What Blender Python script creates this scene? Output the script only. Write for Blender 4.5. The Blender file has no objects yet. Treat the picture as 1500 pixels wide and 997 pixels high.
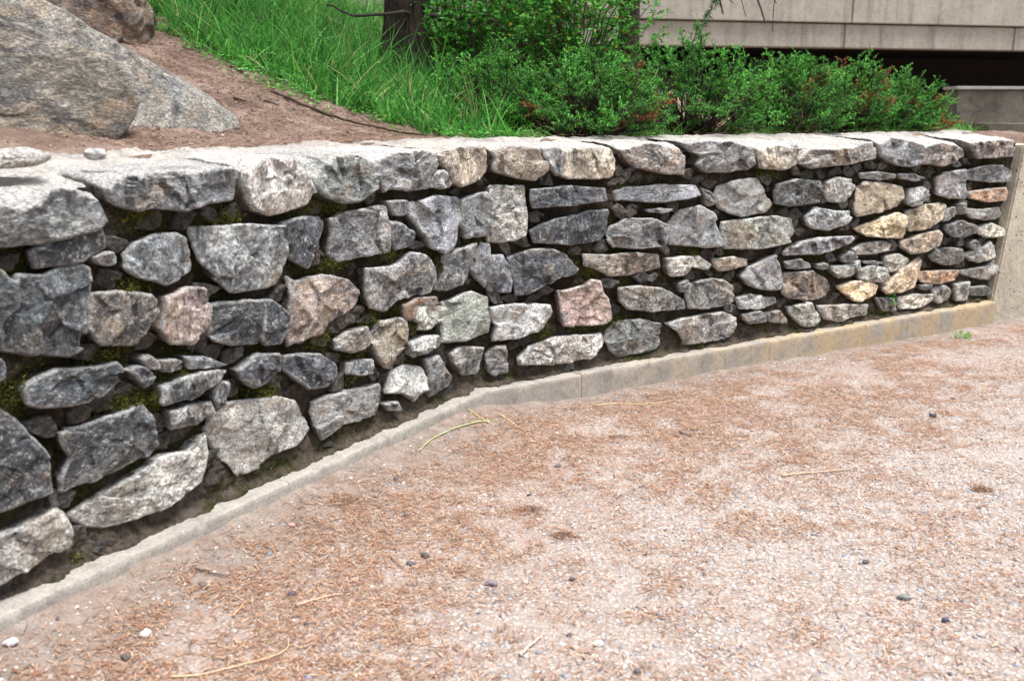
import bpy, bmesh, math, random
import numpy as np
from mathutils import Vector, Matrix, geometry

scene = bpy.context.scene
COL = scene.collection
R = math.radians

# ---------------------------------------------------------------- camera
cam_d = bpy.data.cameras.new("camera")
cam = bpy.data.objects.new("camera", cam_d)
COL.objects.link(cam)
cam.location = (0, 0, 1.4)
cam.rotation_euler = (R(90 - 13.40), 0, 0)
cam_d.sensor_width = 36.0
cam_d.lens = 33.6
cam_d.clip_start = 0.05
cam_d.clip_end = 500
cam_d.dof.use_dof = True
cam_d.dof.focus_distance = 4.3
cam_d.dof.aperture_fstop = 3.2
scene.camera = cam

# ---------------------------------------------------------------- light
world = bpy.data.worlds.new("World")
scene.world = world
world.use_nodes = True
wn = world.node_tree
bg = wn.nodes["Background"]
sky = wn.nodes.new("ShaderNodeTexSky")
sky.sky_type = 'NISHITA'
sky.sun_disc = False
SUN_EL, SUN_AZ = R(73), R(115)      # azimuth clockwise from +Y
sky.sun_elevation = SUN_EL
sky.sun_rotation = SUN_AZ
sky.dust_density = 3.0
hs = wn.nodes.new("ShaderNodeHueSaturation")   # thin overcast: the blue is washed out
hs.inputs["Saturation"].default_value = 0.35
wn.links.new(sky.outputs[0], hs.inputs["Color"])
wn.links.new(hs.outputs[0], bg.inputs[0])
bg.inputs[1].default_value = 0.085
sun_d = bpy.data.lights.new("sun", 'SUN')
sun_d.energy = 2.0
sun_d.angle = R(25)
sun_d.color = (1.0, 0.975, 0.955)
sun = bpy.data.objects.new("sun", sun_d)
COL.objects.link(sun)
sd = Vector((math.sin(SUN_AZ) * math.cos(SUN_EL), math.cos(SUN_AZ) * math.cos(SUN_EL), math.sin(SUN_EL)))
sun.rotation_euler = sd.to_track_quat('Z', 'Y').to_euler()

scene.view_settings.view_transform = 'Standard'
scene.view_settings.look = 'None'
scene.view_settings.exposure = 1.45
scene.view_settings.gamma = 1.0
scene.view_settings.use_curve_mapping = False
scene.cycles.max_bounces = 6
scene.cycles.use_adaptive_sampling = True
scene.cycles.use_denoising = True

# ---------------------------------------------------------------- helpers
def lin(c):
    """sRGB 0-255 triple to linear"""
    return tuple(((v / 255) / 12.92 if v / 255 <= .04045 else ((v / 255 + .055) / 1.055) ** 2.4) for v in c)

def _hash(ix, iy, iz, seed):
    h = (ix.astype(np.int64) * 374761393 + iy.astype(np.int64) * 668265263 + iz.astype(np.int64) * 2147483647 + seed * 1274126177) & 0xffffffff
    h = ((h ^ (h >> 13)) * 1274126177) & 0xffffffff
    h = ((h ^ (h >> 16)) * 2246822519) & 0xffffffff
    h = h ^ (h >> 15)
    return h.astype(np.float64) / 4294967295.0 * 2 - 1

def noise3(p, seed=0):
    p = np.asarray(p, float)
    i = np.floor(p)
    f = p - i
    u = f * f * f * (f * (f * 6 - 15) + 10)
    i = i.astype(np.int64)
    r = 0
    for dx in (0, 1):
        wx = u[:, 0] if dx else 1 - u[:, 0]
        for dy in (0, 1):
            wy = u[:, 1] if dy else 1 - u[:, 1]
            for dz in (0, 1):
                wz = u[:, 2] if dz else 1 - u[:, 2]
                r = r + wx * wy * wz * _hash(i[:, 0] + dx, i[:, 1] + dy, i[:, 2] + dz, seed)
    return r

def fbm(p, octaves=4, seed=0, rough=0.5):
    p = np.asarray(p, float)
    a, s, t = 1.0, 0, 0
    for k in range(octaves):
        s = s + a * noise3(p * 2 ** k + 17.3 * k, seed + k)
        t += a
        a *= rough
    return s / t

def ridged(p, octaves=3, seed=0):
    a, s, t = 1.0, 0, 0
    for k in range(octaves):
        s = s + a * (1 - 2 * np.abs(noise3(np.asarray(p) * 2 ** k + 9.1 * k, seed + k)))
        t += a
        a *= .5
    return s / t

def sstep(a, b, x):
    t = np.clip((x - a) / (b - a), 0, 1)
    return t * t * (3 - 2 * t)

def tag(o, label=None, cat=None, group=None, kind=None):
    if label: o["label"] = label
    if cat: o["category"] = cat
    if group: o["group"] = group
    if kind: o["kind"] = kind
    return o

def mesh_obj(name, V, Fc, mat, parent=None, smooth=True, origin=None, color=None, attr=None):
    """V (N,3) array, Fc list/array of faces; colour is a per-object tint; attr a per-vertex RGB array"""
    me = bpy.data.meshes.new(name)
    V = np.asarray(V, dtype=np.float64)
    if origin is not None:
        V = V - np.asarray(origin)
    if isinstance(Fc, np.ndarray):
        n, k = Fc.shape
        me.vertices.add(len(V))
        me.vertices.foreach_set("co", V.astype(np.float32).ravel())
        me.loops.add(n * k)
        me.loops.foreach_set("vertex_index", Fc.astype(np.int32).ravel())
        me.polygons.add(n)
        me.polygons.foreach_set("loop_start", np.arange(0, n * k, k, dtype=np.int32))
        me.polygons.foreach_set("loop_total", np.full(n, k, dtype=np.int32))
        me.update(calc_edges=True)
    else:
        me.from_pydata(V.tolist(), [], Fc)
        me.update()
    me.polygons.foreach_set("use_smooth", np.full(len(me.polygons), smooth, dtype=bool))
    if attr is not None:
        ca = me.color_attributes.new("tint", 'FLOAT_COLOR', 'POINT')
        a = np.ones((len(V), 4), np.float32)
        a[:, :3] = attr
        ca.data.foreach_set("color", a.ravel())
    if mat is not None:
        me.materials.append(mat)
    o = bpy.data.objects.new(name, me)
    COL.objects.link(o)
    if origin is not None:
        o.location = tuple(origin)
    if parent is not None:
        o.parent = parent
    if color is not None:
        o.color = color
    return o

def empty(name, loc=(0, 0, 0)):
    o = bpy.data.objects.new(name, None)
    o.empty_display_size = .1
    o.location = loc
    COL.objects.link(o)
    return o

def grid_faces(nu, nv, wrap=False):
    """vertices laid out index = v*nu + u"""
    u = np.arange(nu if wrap else nu - 1)
    v = np.arange(nv - 1)
    U, Vv = np.meshgrid(u, v)
    U, Vv = U.ravel(), Vv.ravel()
    U2 = (U + 1) % nu
    return np.stack([Vv * nu + U, Vv * nu + U2, (Vv + 1) * nu + U2, (Vv + 1) * nu + U], 1)

def tube(points, radii, sides=6, seed=0, wob=0.0):
    P = np.asarray(points, float)
    n = len(P)
    T = np.gradient(P, axis=0)
    T /= np.linalg.norm(T, axis=1)[:, None] + 1e-9
    up = np.array([0, 0, 1.0]) if abs(T[0][2]) < .8 else np.array([1.0, 0, 0])
    V = []
    for i in range(n):
        a = np.cross(T[i], up); a /= np.linalg.norm(a) + 1e-9
        b = np.cross(a, T[i])
        for k in range(sides):
            t = 2 * math.pi * k / sides
            r = radii[i] * (1 + wob * math.sin(3 * t + i * 1.3 + seed))
            V.append(P[i] + r * (math.cos(t) * a + math.sin(t) * b))
    Fq = grid_faces(sides, n, wrap=True)
    F2 = [list(map(int, f)) for f in Fq]
    F2.append(list(range(sides))[::-1]); F2.append([(n - 1) * sides + k for k in range(sides)])
    return np.array(V), F2

class Bag:
    """collects several bits of one part's surface"""
    def __init__(s): s.V, s.F, s.C, s.n = [], [], [], 0
    def add(s, V, Fc, c=None):
        V = np.asarray(V)
        s.V.append(V)
        s.F += [[int(i) + s.n for i in f] for f in Fc]
        s.C.append(np.tile(c if c is not None else (1, 1, 1), (len(V), 1)) if c is None or np.ndim(c) == 1 else c)
        s.n += len(V)
    def obj(s, name, mat, parent=None, **k):
        V = np.concatenate(s.V)
        return mesh_obj(name, V, s.F, mat, parent, attr=np.concatenate(s.C), **k)

# ---- node helper
class NT:
    def __init__(s, name):
        s.m = bpy.data.materials.new(name); s.m.use_nodes = True
        s.t = s.m.node_tree; s.b = s.t.nodes["Principled BSDF"]
    def n(s, typ, **k):
        nd = s.t.nodes.new("ShaderNode" + typ)
        for a, v in k.items():
            if a in ("inp",):
                for i, x in v.items(): nd.inputs[i].default_value = x
            else: setattr(nd, a, v)
        return nd
    def l(s, a, b): s.t.links.new(a, b)
    def coord(s, obj_random=True, kind="Object"):
        tc = s.n("TexCoord")
        if not obj_random: return tc.outputs[kind]
        oi = s.n("ObjectInfo"); mul = s.n("MATH" if False else "Math", operation='MULTIPLY'); mul.inputs[1].default_value = 37.0
        s.l(oi.outputs["Random"], mul.inputs[0])
        ad = s.n("VectorMath", operation='ADD'); s.l(tc.outputs[kind], ad.inputs[0]); s.l(mul.outputs[0], ad.inputs[1])
        return ad.outputs[0]
    def noise(s, co, scale, detail=6, rough=.55, dist=0.0):
        nd = s.n("TexNoise"); nd.inputs["Scale"].default_value = scale; nd.inputs["Detail"].default_value = detail
        nd.inputs["Roughness"].default_value = rough; nd.inputs["Distortion"].default_value = dist
        s.l(co, nd.inputs["Vector"]); return nd.outputs["Fac"]
    def ramp(s, fac, stops, interp='LINEAR'):
        nd = s.n("ValToRGB"); cr = nd.color_ramp; cr.interpolation = interp
        while len(cr.elements) < len(stops): cr.elements.new(.5)
        for e, (p, c) in zip(cr.elements, stops):
            e.position = p; e.color = (c, c, c, 1) if not isinstance(c, (tuple, list)) else (*c[:3], 1)
        s.l(fac, nd.inputs[0]); return nd.outputs[0]
    def mix(s, fac, a, b, mode='MIX'):
        nd = s.n("Mix", data_type='RGBA', blend_type=mode)
        for i, v in ((0, fac), (6, a), (7, b)):
            if isinstance(v, bpy.types.NodeSocket): s.l(v, nd.inputs[i])
            else: nd.inputs[i].default_value = v if i == 0 else ((*v[:3], 1) if not isinstance(v, (int, float)) else (v, v, v, 1))
        return nd.outputs[2]
    def math(s, op, a, b=0.0, clamp=False):
        nd = s.n("Math", operation=op); nd.use_clamp = clamp
        for i, v in ((0, a), (1, b)):
            if isinstance(v, bpy.types.NodeSocket): s.l(v, nd.inputs[i])
            else: nd.inputs[i].default_value = v
        return nd.outputs[0]
    def bump(s, h, strength=.5, dist=.01, prev=None):
        nd = s.n("Bump"); nd.inputs["Strength"].default_value = strength; nd.inputs["Distance"].default_value = dist
        s.l(h, nd.inputs["Height"])
        if prev is not None: s.l(prev, nd.inputs["Normal"])
        return nd.outputs[0]
    def out(s, col, rough=.9, normal=None, spec=.3):
        if isinstance(col, bpy.types.NodeSocket): s.l(col, s.b.inputs["Base Color"])
        else: s.b.inputs["Base Color"].default_value = (*col[:3], 1)
        if isinstance(rough, bpy.types.NodeSocket): s.l(rough, s.b.inputs["Roughness"])
        else: s.b.inputs["Roughness"].default_value = rough
        s.b.inputs["Specular IOR Level"].default_value = spec
        if normal is not None: s.l(normal, s.b.inputs["Normal"])
        return s.m

# ---------------------------------------------------------------- materials
def mat_stone(name, scale=1.0, contrast=1.0, lichen=True, lit_top=False, pale=.75):
    t = NT(name); co0 = t.coord()
    oi = t.n("ObjectInfo")
    sc_ = t.math('ADD', t.math('MULTIPLY', t.math('FRACT', t.math('MULTIPLY', oi.outputs["Random"], 91.7)), .8), .6)
    vm = t.n("VectorMath", operation='SCALE'); t.l(co0, vm.inputs[0]); t.l(sc_, vm.inputs["Scale"])
    rz = t.math('FRACT', t.math('MULTIPLY', oi.outputs["Random"], 57.3))
    cx_ = t.n("CombineXYZ"); cx_.inputs[0].default_value = 1; cx_.inputs[1].default_value = 1; t.l(t.math('ADD', t.math('MULTIPLY', rz, 1.7), .55), cx_.inputs[2])
    vs = t.n("VectorMath", operation='MULTIPLY'); t.l(vm.outputs[0], vs.inputs[0]); t.l(cx_.outputs[0], vs.inputs[1])
    rot = t.n("VectorRotate"); rot.rotation_type = 'AXIS_ANGLE'; rot.inputs["Axis"].default_value = (.6, -.8, 0); t.l(vs.outputs[0], rot.inputs["Vector"]); t.l(t.math('MULTIPLY', rz, 9.0), rot.inputs["Angle"])
    co = rot.outputs[0]; calm = t.math('ADD', t.math('MULTIPLY', t.math('FRACT', t.math('MULTIPLY', oi.outputs["Random"], 33.1)), .65), .40)
    big = t.noise(co, 7 * scale, 5, .6, .4)
    mid = t.noise(co, 32 * scale, 9, .78)
    fine = t.noise(co, 120 * scale, 5, .8)
    c = oi.outputs["Color"]
    f1 = t.ramp(big, [(.30, 1 - .3 * contrast), (.5, 1.05), (.68, 1 + .45 * contrast)])
    c = t.mix(1.0, c, f1, 'MULTIPLY')
    f2 = t.ramp(mid, [(.37, .32), (.5, 1.0), (.63, 2.1)])
    c = t.mix(calm, c, f2, 'MULTIPLY')
    # warm and blue minerals
    wv = t.noise(co, 5 * scale, 3, .5, .8)
    c = t.mix(t.ramp(wv, [(.53, 0.0), (.66, .6)]), c, (.33, .245, .16))
    c = t.mix(t.ramp(wv, [(.30, .4), (.43, 0.0)]), c, (.16, .185, .22))
    if lichen:
        # black crusty lichen; amount rides in the object colour's alpha
        dk = t.noise(co, 11 * scale, 9, .75, .6)
        thr = t.math('MULTIPLY', oi.outputs["Alpha"], .30)
        f = t.math('SUBTRACT', t.math('ADD', dk, thr), .600)
        f = t.math('MULTIPLY', f, 8.0, True)
        c = t.mix(t.math('MULTIPLY', f, .80), c, (.030, .033, .038))
        pl = t.noise(co, 34 * scale, 8, .8)
        c = t.mix(t.ramp(pl, [(.53, 0.0), (.62, pale)]), c, (.50, .505, .49))
    # edge highlights put into the colour as pale rims
    ge = t.n("NewGeometry")
    at = t.n("Attribute", attribute_name="tint"); wr = t.n("SeparateColor"); t.l(at.outputs["Color"], wr.inputs[0])
    c = t.mix(t.math('MULTIPLY', wr.outputs[0], .62), c, (.50, .50, .485))
    ed = t.math('MULTIPLY', t.ramp(ge.outputs["Pointiness"], [(.515, 0.0), (.60, 1.0)]), .62)
    c = t.mix(ed, c, (.44, .44, .42))
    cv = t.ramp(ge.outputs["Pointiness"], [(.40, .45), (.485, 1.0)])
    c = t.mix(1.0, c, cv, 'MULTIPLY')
    if lit_top:      # bright light from above painted into the colour of upward faces
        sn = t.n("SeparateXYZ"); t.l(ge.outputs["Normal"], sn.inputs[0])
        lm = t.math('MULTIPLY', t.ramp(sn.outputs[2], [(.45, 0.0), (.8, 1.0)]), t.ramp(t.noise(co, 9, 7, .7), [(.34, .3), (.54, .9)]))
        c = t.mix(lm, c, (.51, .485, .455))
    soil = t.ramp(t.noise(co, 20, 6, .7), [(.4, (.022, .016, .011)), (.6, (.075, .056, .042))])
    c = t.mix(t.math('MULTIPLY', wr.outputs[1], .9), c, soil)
    sp = t.ramp(fine, [(.36, .38), (.5, 1.0), (.64, 2.0)])
    c = t.mix(1.0, c, sp, 'MULTIPLY')
    b = t.bump(mid, 1.0, .016)
    b = t.bump(t.noise(co, 75 * scale, 6, .7), 1.0, .006, b)
    b = t.bump(fine, .5, .0015, b)
    return t.out(c, .74, b, .4)

def mat_attr(name, rough=.9, noise_scale=200, amp=.25, bumpd=.0005, trans=0.0, spec=.3):
    t = NT(name); co = t.coord(False)
    a = t.n("Attribute", attribute_name="tint")
    f = t.ramp(t.noise(co, noise_scale, 4, .6), [(.3, 1 - amp), (.7, 1 + amp)])
    c = t.mix(1.0, a.outputs["Color"], f, 'MULTIPLY')
    m = t.out(c, rough, t.bump(t.noise(co, noise_scale * 1.7, 3), .4, bumpd), spec)
    if trans:
        tr = t.n("BsdfTranslucent"); t.l(c, tr.inputs[0])
        mx = t.n("MixShader"); mx.inputs[0].default_value = trans
        t.l(t.b.outputs[0], mx.inputs[1]); t.l(tr.outputs[0], mx.inputs[2])
        t.l(mx.outputs[0], t.t.nodes["Material Output"].inputs[0])
    return m

def mat_mortar():
    t = NT("mortar"); co = t.coord(False)
    n = t.noise(co, 9, 8, .7); n2 = t.noise(co, 60, 6, .7); m = t.noise(co, 4.5, 6, .65, .5)
    c = t.ramp(n, [(.32, (.014, .010, .008)), (.5, (.040, .030, .022)), (.70, (.13, .105, .085))])
    sep = t.n("SeparateXYZ"); t.l(co, sep.inputs[0])
    low = t.ramp(t.math('MULTIPLY', sep.outputs[2], 1.0), [(.16, 1.0), (.42, 0.0)])   # sandy spill at the wall's foot
    c = t.mix(t.math('MULTIPLY', low, t.ramp(n2, [(.35, .1), (.6, .65)])), c, (.15, .122, .098))
    c = t.mix(t.ramp(m, [(.47, 0.0), (.58, .85)]), c, t.ramp(n2, [(.35, (.010, .012, .003)), (.65, (.045, .050, .008))]))
    b = t.bump(n2, 1.0, .012); b = t.bump(t.noise(co, 170, 5, .7), .8, .004, b)
    return t.out(c, .97, b, .1)

def mat_concrete(name, base, warm=None, stain=.5, scale=1.0, vertical=False, pits=False):
    t = NT(name); co = t.coord(False)
    a = t.noise(co, 3 * scale, 7, .65, .3); f = t.noise(co, 70 * scale, 5, .7)
    c = t.mix(t.ramp(a, [(.35, 0.0), (.65, 1.0)]), tuple(v * (1 - .35 * stain) for v in base), tuple(min(.8, v * (1 + .25 * stain)) for v in base))
    if warm is not None:
        sep = t.n("SeparateXYZ"); t.l(co, sep.inputs[0])
        gx = t.ramp(t.math('MULTIPLY', sep.outputs[0], .25), [(.02, 0.0), (.55, .85)])
        mk = t.ramp(t.noise(co, 4.5, 4, .55), [(.36, .05), (.56, 1.0)])
        c = t.mix(t.math('MULTIPLY', gx, mk), c, warm)
    if vertical:
        mp = t.n("Mapping"); mp.inputs["Scale"].default_value = (7, 7, .35); t.l(co, mp.inputs[0])
        s = t.noise(mp.outputs[0], 1.3, 7, .65)
        c = t.mix(1.0, c, t.ramp(s, [(.32, .60), (.46, .98), (.7, 1.14)]), 'MULTIPLY')
    c = t.mix(1.0, c, t.ramp(f, [(.3, .68), (.5, 1.0), (.7, 1.25)]), 'MULTIPLY')
    grime = t.noise(co, 13 * scale, 8, .75)
    c = t.mix(t.ramp(grime, [(.50, 0.0), (.68, .55 * min(1, stain * 1.6))]), c, (.10, .085, .07))
    bumph = f
    b = t.bump(f, .5, .004)
    if pits:
        v = t.n("TexVoronoi"); v.inputs["Scale"].default_value = 26; t.l(co, v.inputs["Vector"])
        pn = t.noise(co, 9, 3)
        pm = t.math('MULTIPLY', t.ramp(v.outputs["Distance"], [(.10, 1.0), (.22, 0.0)]), t.ramp(pn, [(.48, 0.0), (.54, 1.0)]))
        c = t.mix(pm, c, (.07, .06, .05))
        b = t.bump(t.math('SUBTRACT', 1.0, pm), 1.0, .01, b)
    return t.out(c, .9, b, .25)

def mat_ground():
    """packed grit with embedded pebbles; tint attribute: r = dirt amount, g = needle stain"""
    t = NT("path_grit"); co = t.coord(False)
    a = t.n("Attribute", attribute_name="tint"); sp = t.n("SeparateColor"); t.l(a.outputs["Color"], sp.inputs[0])
    v = t.n("TexVoronoi"); v.inputs["Scale"].default_value = 75; t.l(co, v.inputs["Vector"])
    n = t.noise(co, 3.2, 7, .65); f = t.noise(co, 120, 5, .7)
    peb = t.mix(t.ramp(t.noise(co, 40, 3), [(.3, 0.0), (.7, 1.0)]), (.33, .295, .27), (.48, .45, .43))
    hsv = t.n("SeparateColor", mode='HSV'); t.l(v.outputs["Color"], hsv.inputs[0])
    peb = t.mix(1.0, peb, t.ramp(hsv.outputs[2], [(.2, .62), (.9, 1.25)]), 'MULTIPLY')
    grout = t.mix(t.ramp(n, [(.3, 0.0), (.7, 1.0)]), (.25, .20, .17), (.38, .32, .285))
    c = t.mix(t.ramp(v.outputs["Distance"], [(.30, .25), (.55, 1.0)]), peb, grout)
    dirt = t.mix(t.ramp(t.noise(co, 14, 8, .7), [(.3, 0.0), (.7, 1.0)]), (.14, .115, .098), (.32, .28, .25))
    dm = t.math('ADD', sp.outputs[0], t.math('MULTIPLY', t.math('SUBTRACT', n, .5), .9), True)
    c = t.mix(dm, c, dirt)
    nm = t.math('MULTIPLY', sp.outputs[1], t.ramp(t.noise(co, 6, 8, .75), [(.36, 0.0), (.56, 1.0)]))
    c = t.mix(t.math('MULTIPLY', nm, .42), c, (.25, .15, .10))
    c = t.mix(1.0, c, t.ramp(f, [(.3, .7), (.5, 1.0), (.7, 1.25)]), 'MULTIPLY')
    b = t.bump(t.math('SUBTRACT', 1.0, v.outputs["Distance"]), .5, .006)
    b = t.bump(f, .8, .004, b)
    return t.out(c, .93, b, .2)

def mat_soil():
    t = NT("bank_soil"); co = t.coord(False)
    n = t.noise(co, 5, 8, .7); f = t.noise(co, 90, 6, .75)
    c = t.ramp(n, [(.3, (.125, .085, .066)), (.5, (.225, .158, .125)), (.7, (.34, .26, .215))])
    c = t.mix(1.0, c, t.ramp(f, [(.3, .6), (.5, 1.0), (.7, 1.4)]), 'MULTIPLY')
    b = t.bump(n, .8, .04); b = t.bump(f, 1.0, .008, b)
    return t.out(c, .95, b, .1)

def mat_bark(name="bark"):
    t = NT(name); co = t.coord(False)
    mp = t.n("Mapping"); mp.inputs["Scale"].default_value = (9, 9, 2.2); t.l(co, mp.inputs[0])
    n = t.noise(mp.outputs[0], 4, 8, .7, .5)
    c = t.ramp(n, [(.35, (.012, .009, .007)), (.55, (.05, .038, .030)), (.7, (.11, .09, .075))])
    return t.out(c, .95, t.bump(n, 1.0, .03), .15)

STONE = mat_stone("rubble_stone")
CAPM = mat_stone("capstone_rock", .8, .9, lit_top=True)
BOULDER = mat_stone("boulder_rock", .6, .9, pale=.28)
MORTAR = mat_mortar()
KERB = mat_concrete("kerb_concrete", (.35, .325, .29), warm=(.43, .32, .19), scale=1.5)
PIER = mat_concrete("pier_concrete", (.45, .40, .32), stain=.4, pits=True)
FASCIA = mat_concrete("fascia_concrete", (.42, .385, .33), stain=.3, vertical=True)
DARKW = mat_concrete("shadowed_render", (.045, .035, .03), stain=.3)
OLDC = mat_concrete("old_concrete", (.15, .135, .11), stain=1.2, scale=1.3)
GROUND = mat_ground()
SOIL = mat_soil()
BARK = mat_bark()
PEBM = mat_attr("pebble_rock", .75, 300, .22)
NEEDLEM = mat_attr("dry_needle", .8, 150, .2)
LEAFM = mat_attr("leaf_green", .55, 60, .18, trans=.35)
TWIGM = mat_attr("dry_twig", .85, 260, .3)
MOSSM = mat_attr("moss_green", .95, 260, .35)
STEMM = mat_attr("shrub_stem", .9, 120, .3)
# wall stones: tone, then outline as (along wall, height) pairs in millimetres
CAPS = [
 ('g', [-2390,1177,-2328,1182,-2286,1178,-2244,1165,-2208,1151,-2168,1169,-2124,1203,-2051,1200,-1970,1161,-1943,1101,-1984,1075,-2177,1065,-2257,1065,-2341,1078,-2401,1092]),
 ('g', [-1939,1192,-1891,1220,-1815,1223,-1735,1229,-1637,1214,-1564,1231,-1472,1229,-1436,1203,-1449,1151,-1464,1121,-1552,1120,-1641,1118,-1684,1111,-1786,1126,-1826,1118,-1890,1139,-1925,1157]),
 ('w', [-1424,1207,-1385,1231,-1333,1247,-1209,1244,-1137,1187,-1092,1126,-1116,1080,-1215,1069,-1310,1063,-1378,1083,-1408,1126]),
 ('d', [-1088,1174,-1035,1210,-988,1237,-894,1248,-782,1229,-735,1165,-763,1114,-840,1073,-952,1077,-1056,1114,-1083,1145]),
 ('g', [-749,1217,-608,1241,-420,1248,-337,1234,-322,1177,-368,1145,-385,1089,-540,1094,-632,1106,-677,1093,-704,1153,-747,1186]),
 ('g', [-347,1144,-281,1157,-219,1104,-241,1085,-355,1093]),
 ('t', [-316,1233,-151,1254,38,1255,38,1208,37,1141,6,1106,-154,1086,-208,1113,-264,1174]),
 ('k', [69,1231,198,1253,335,1234,374,1177,382,1132,313,1090,214,1106,88,1141,93,1196]),
 ('g', [350,1234,428,1236,472,1223,464,1161,458,1113,430,1111,390,1164]),
 ('t', [487,1222,620,1239,750,1230,776,1166,772,1087,510,1089,466,1104,489,1161]),
 ('k', [831,1220,996,1251,1179,1225,1238,1179,1239,1084,1112,1095,1002,1119,930,1132,876,1174]),
 ('g', [1275,1244,1405,1258,1604,1245,1751,1207,1774,1125,1697,1095,1535,1092,1406,1093,1326,1135,1362,1172,1297,1206]),
 ('t', [1770,1202,1912,1223,2079,1197,2105,1116,2012,1089,1799,1102]),
 ('k', [2134,1143,2226,1200,2413,1191,2581,1197,2771,1230,2772,1130,2593,1103,2424,1100,2215,1087,2137,1112]),
 ('g', [2808,1218,2928,1246,3089,1227,3223,1200,3242,1088,3113,1072,2923,1102,2826,1145]),
 ('n', [3250,1191,3394,1212,3540,1194,3655,1175,3694,1125,3588,1093,3447,1071,3275,1084]),
 ('n', [3699,1209,3955,1222,4219,1218,4227,1107,3978,1110,3824,1104,3745,1155]),
]
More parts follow.
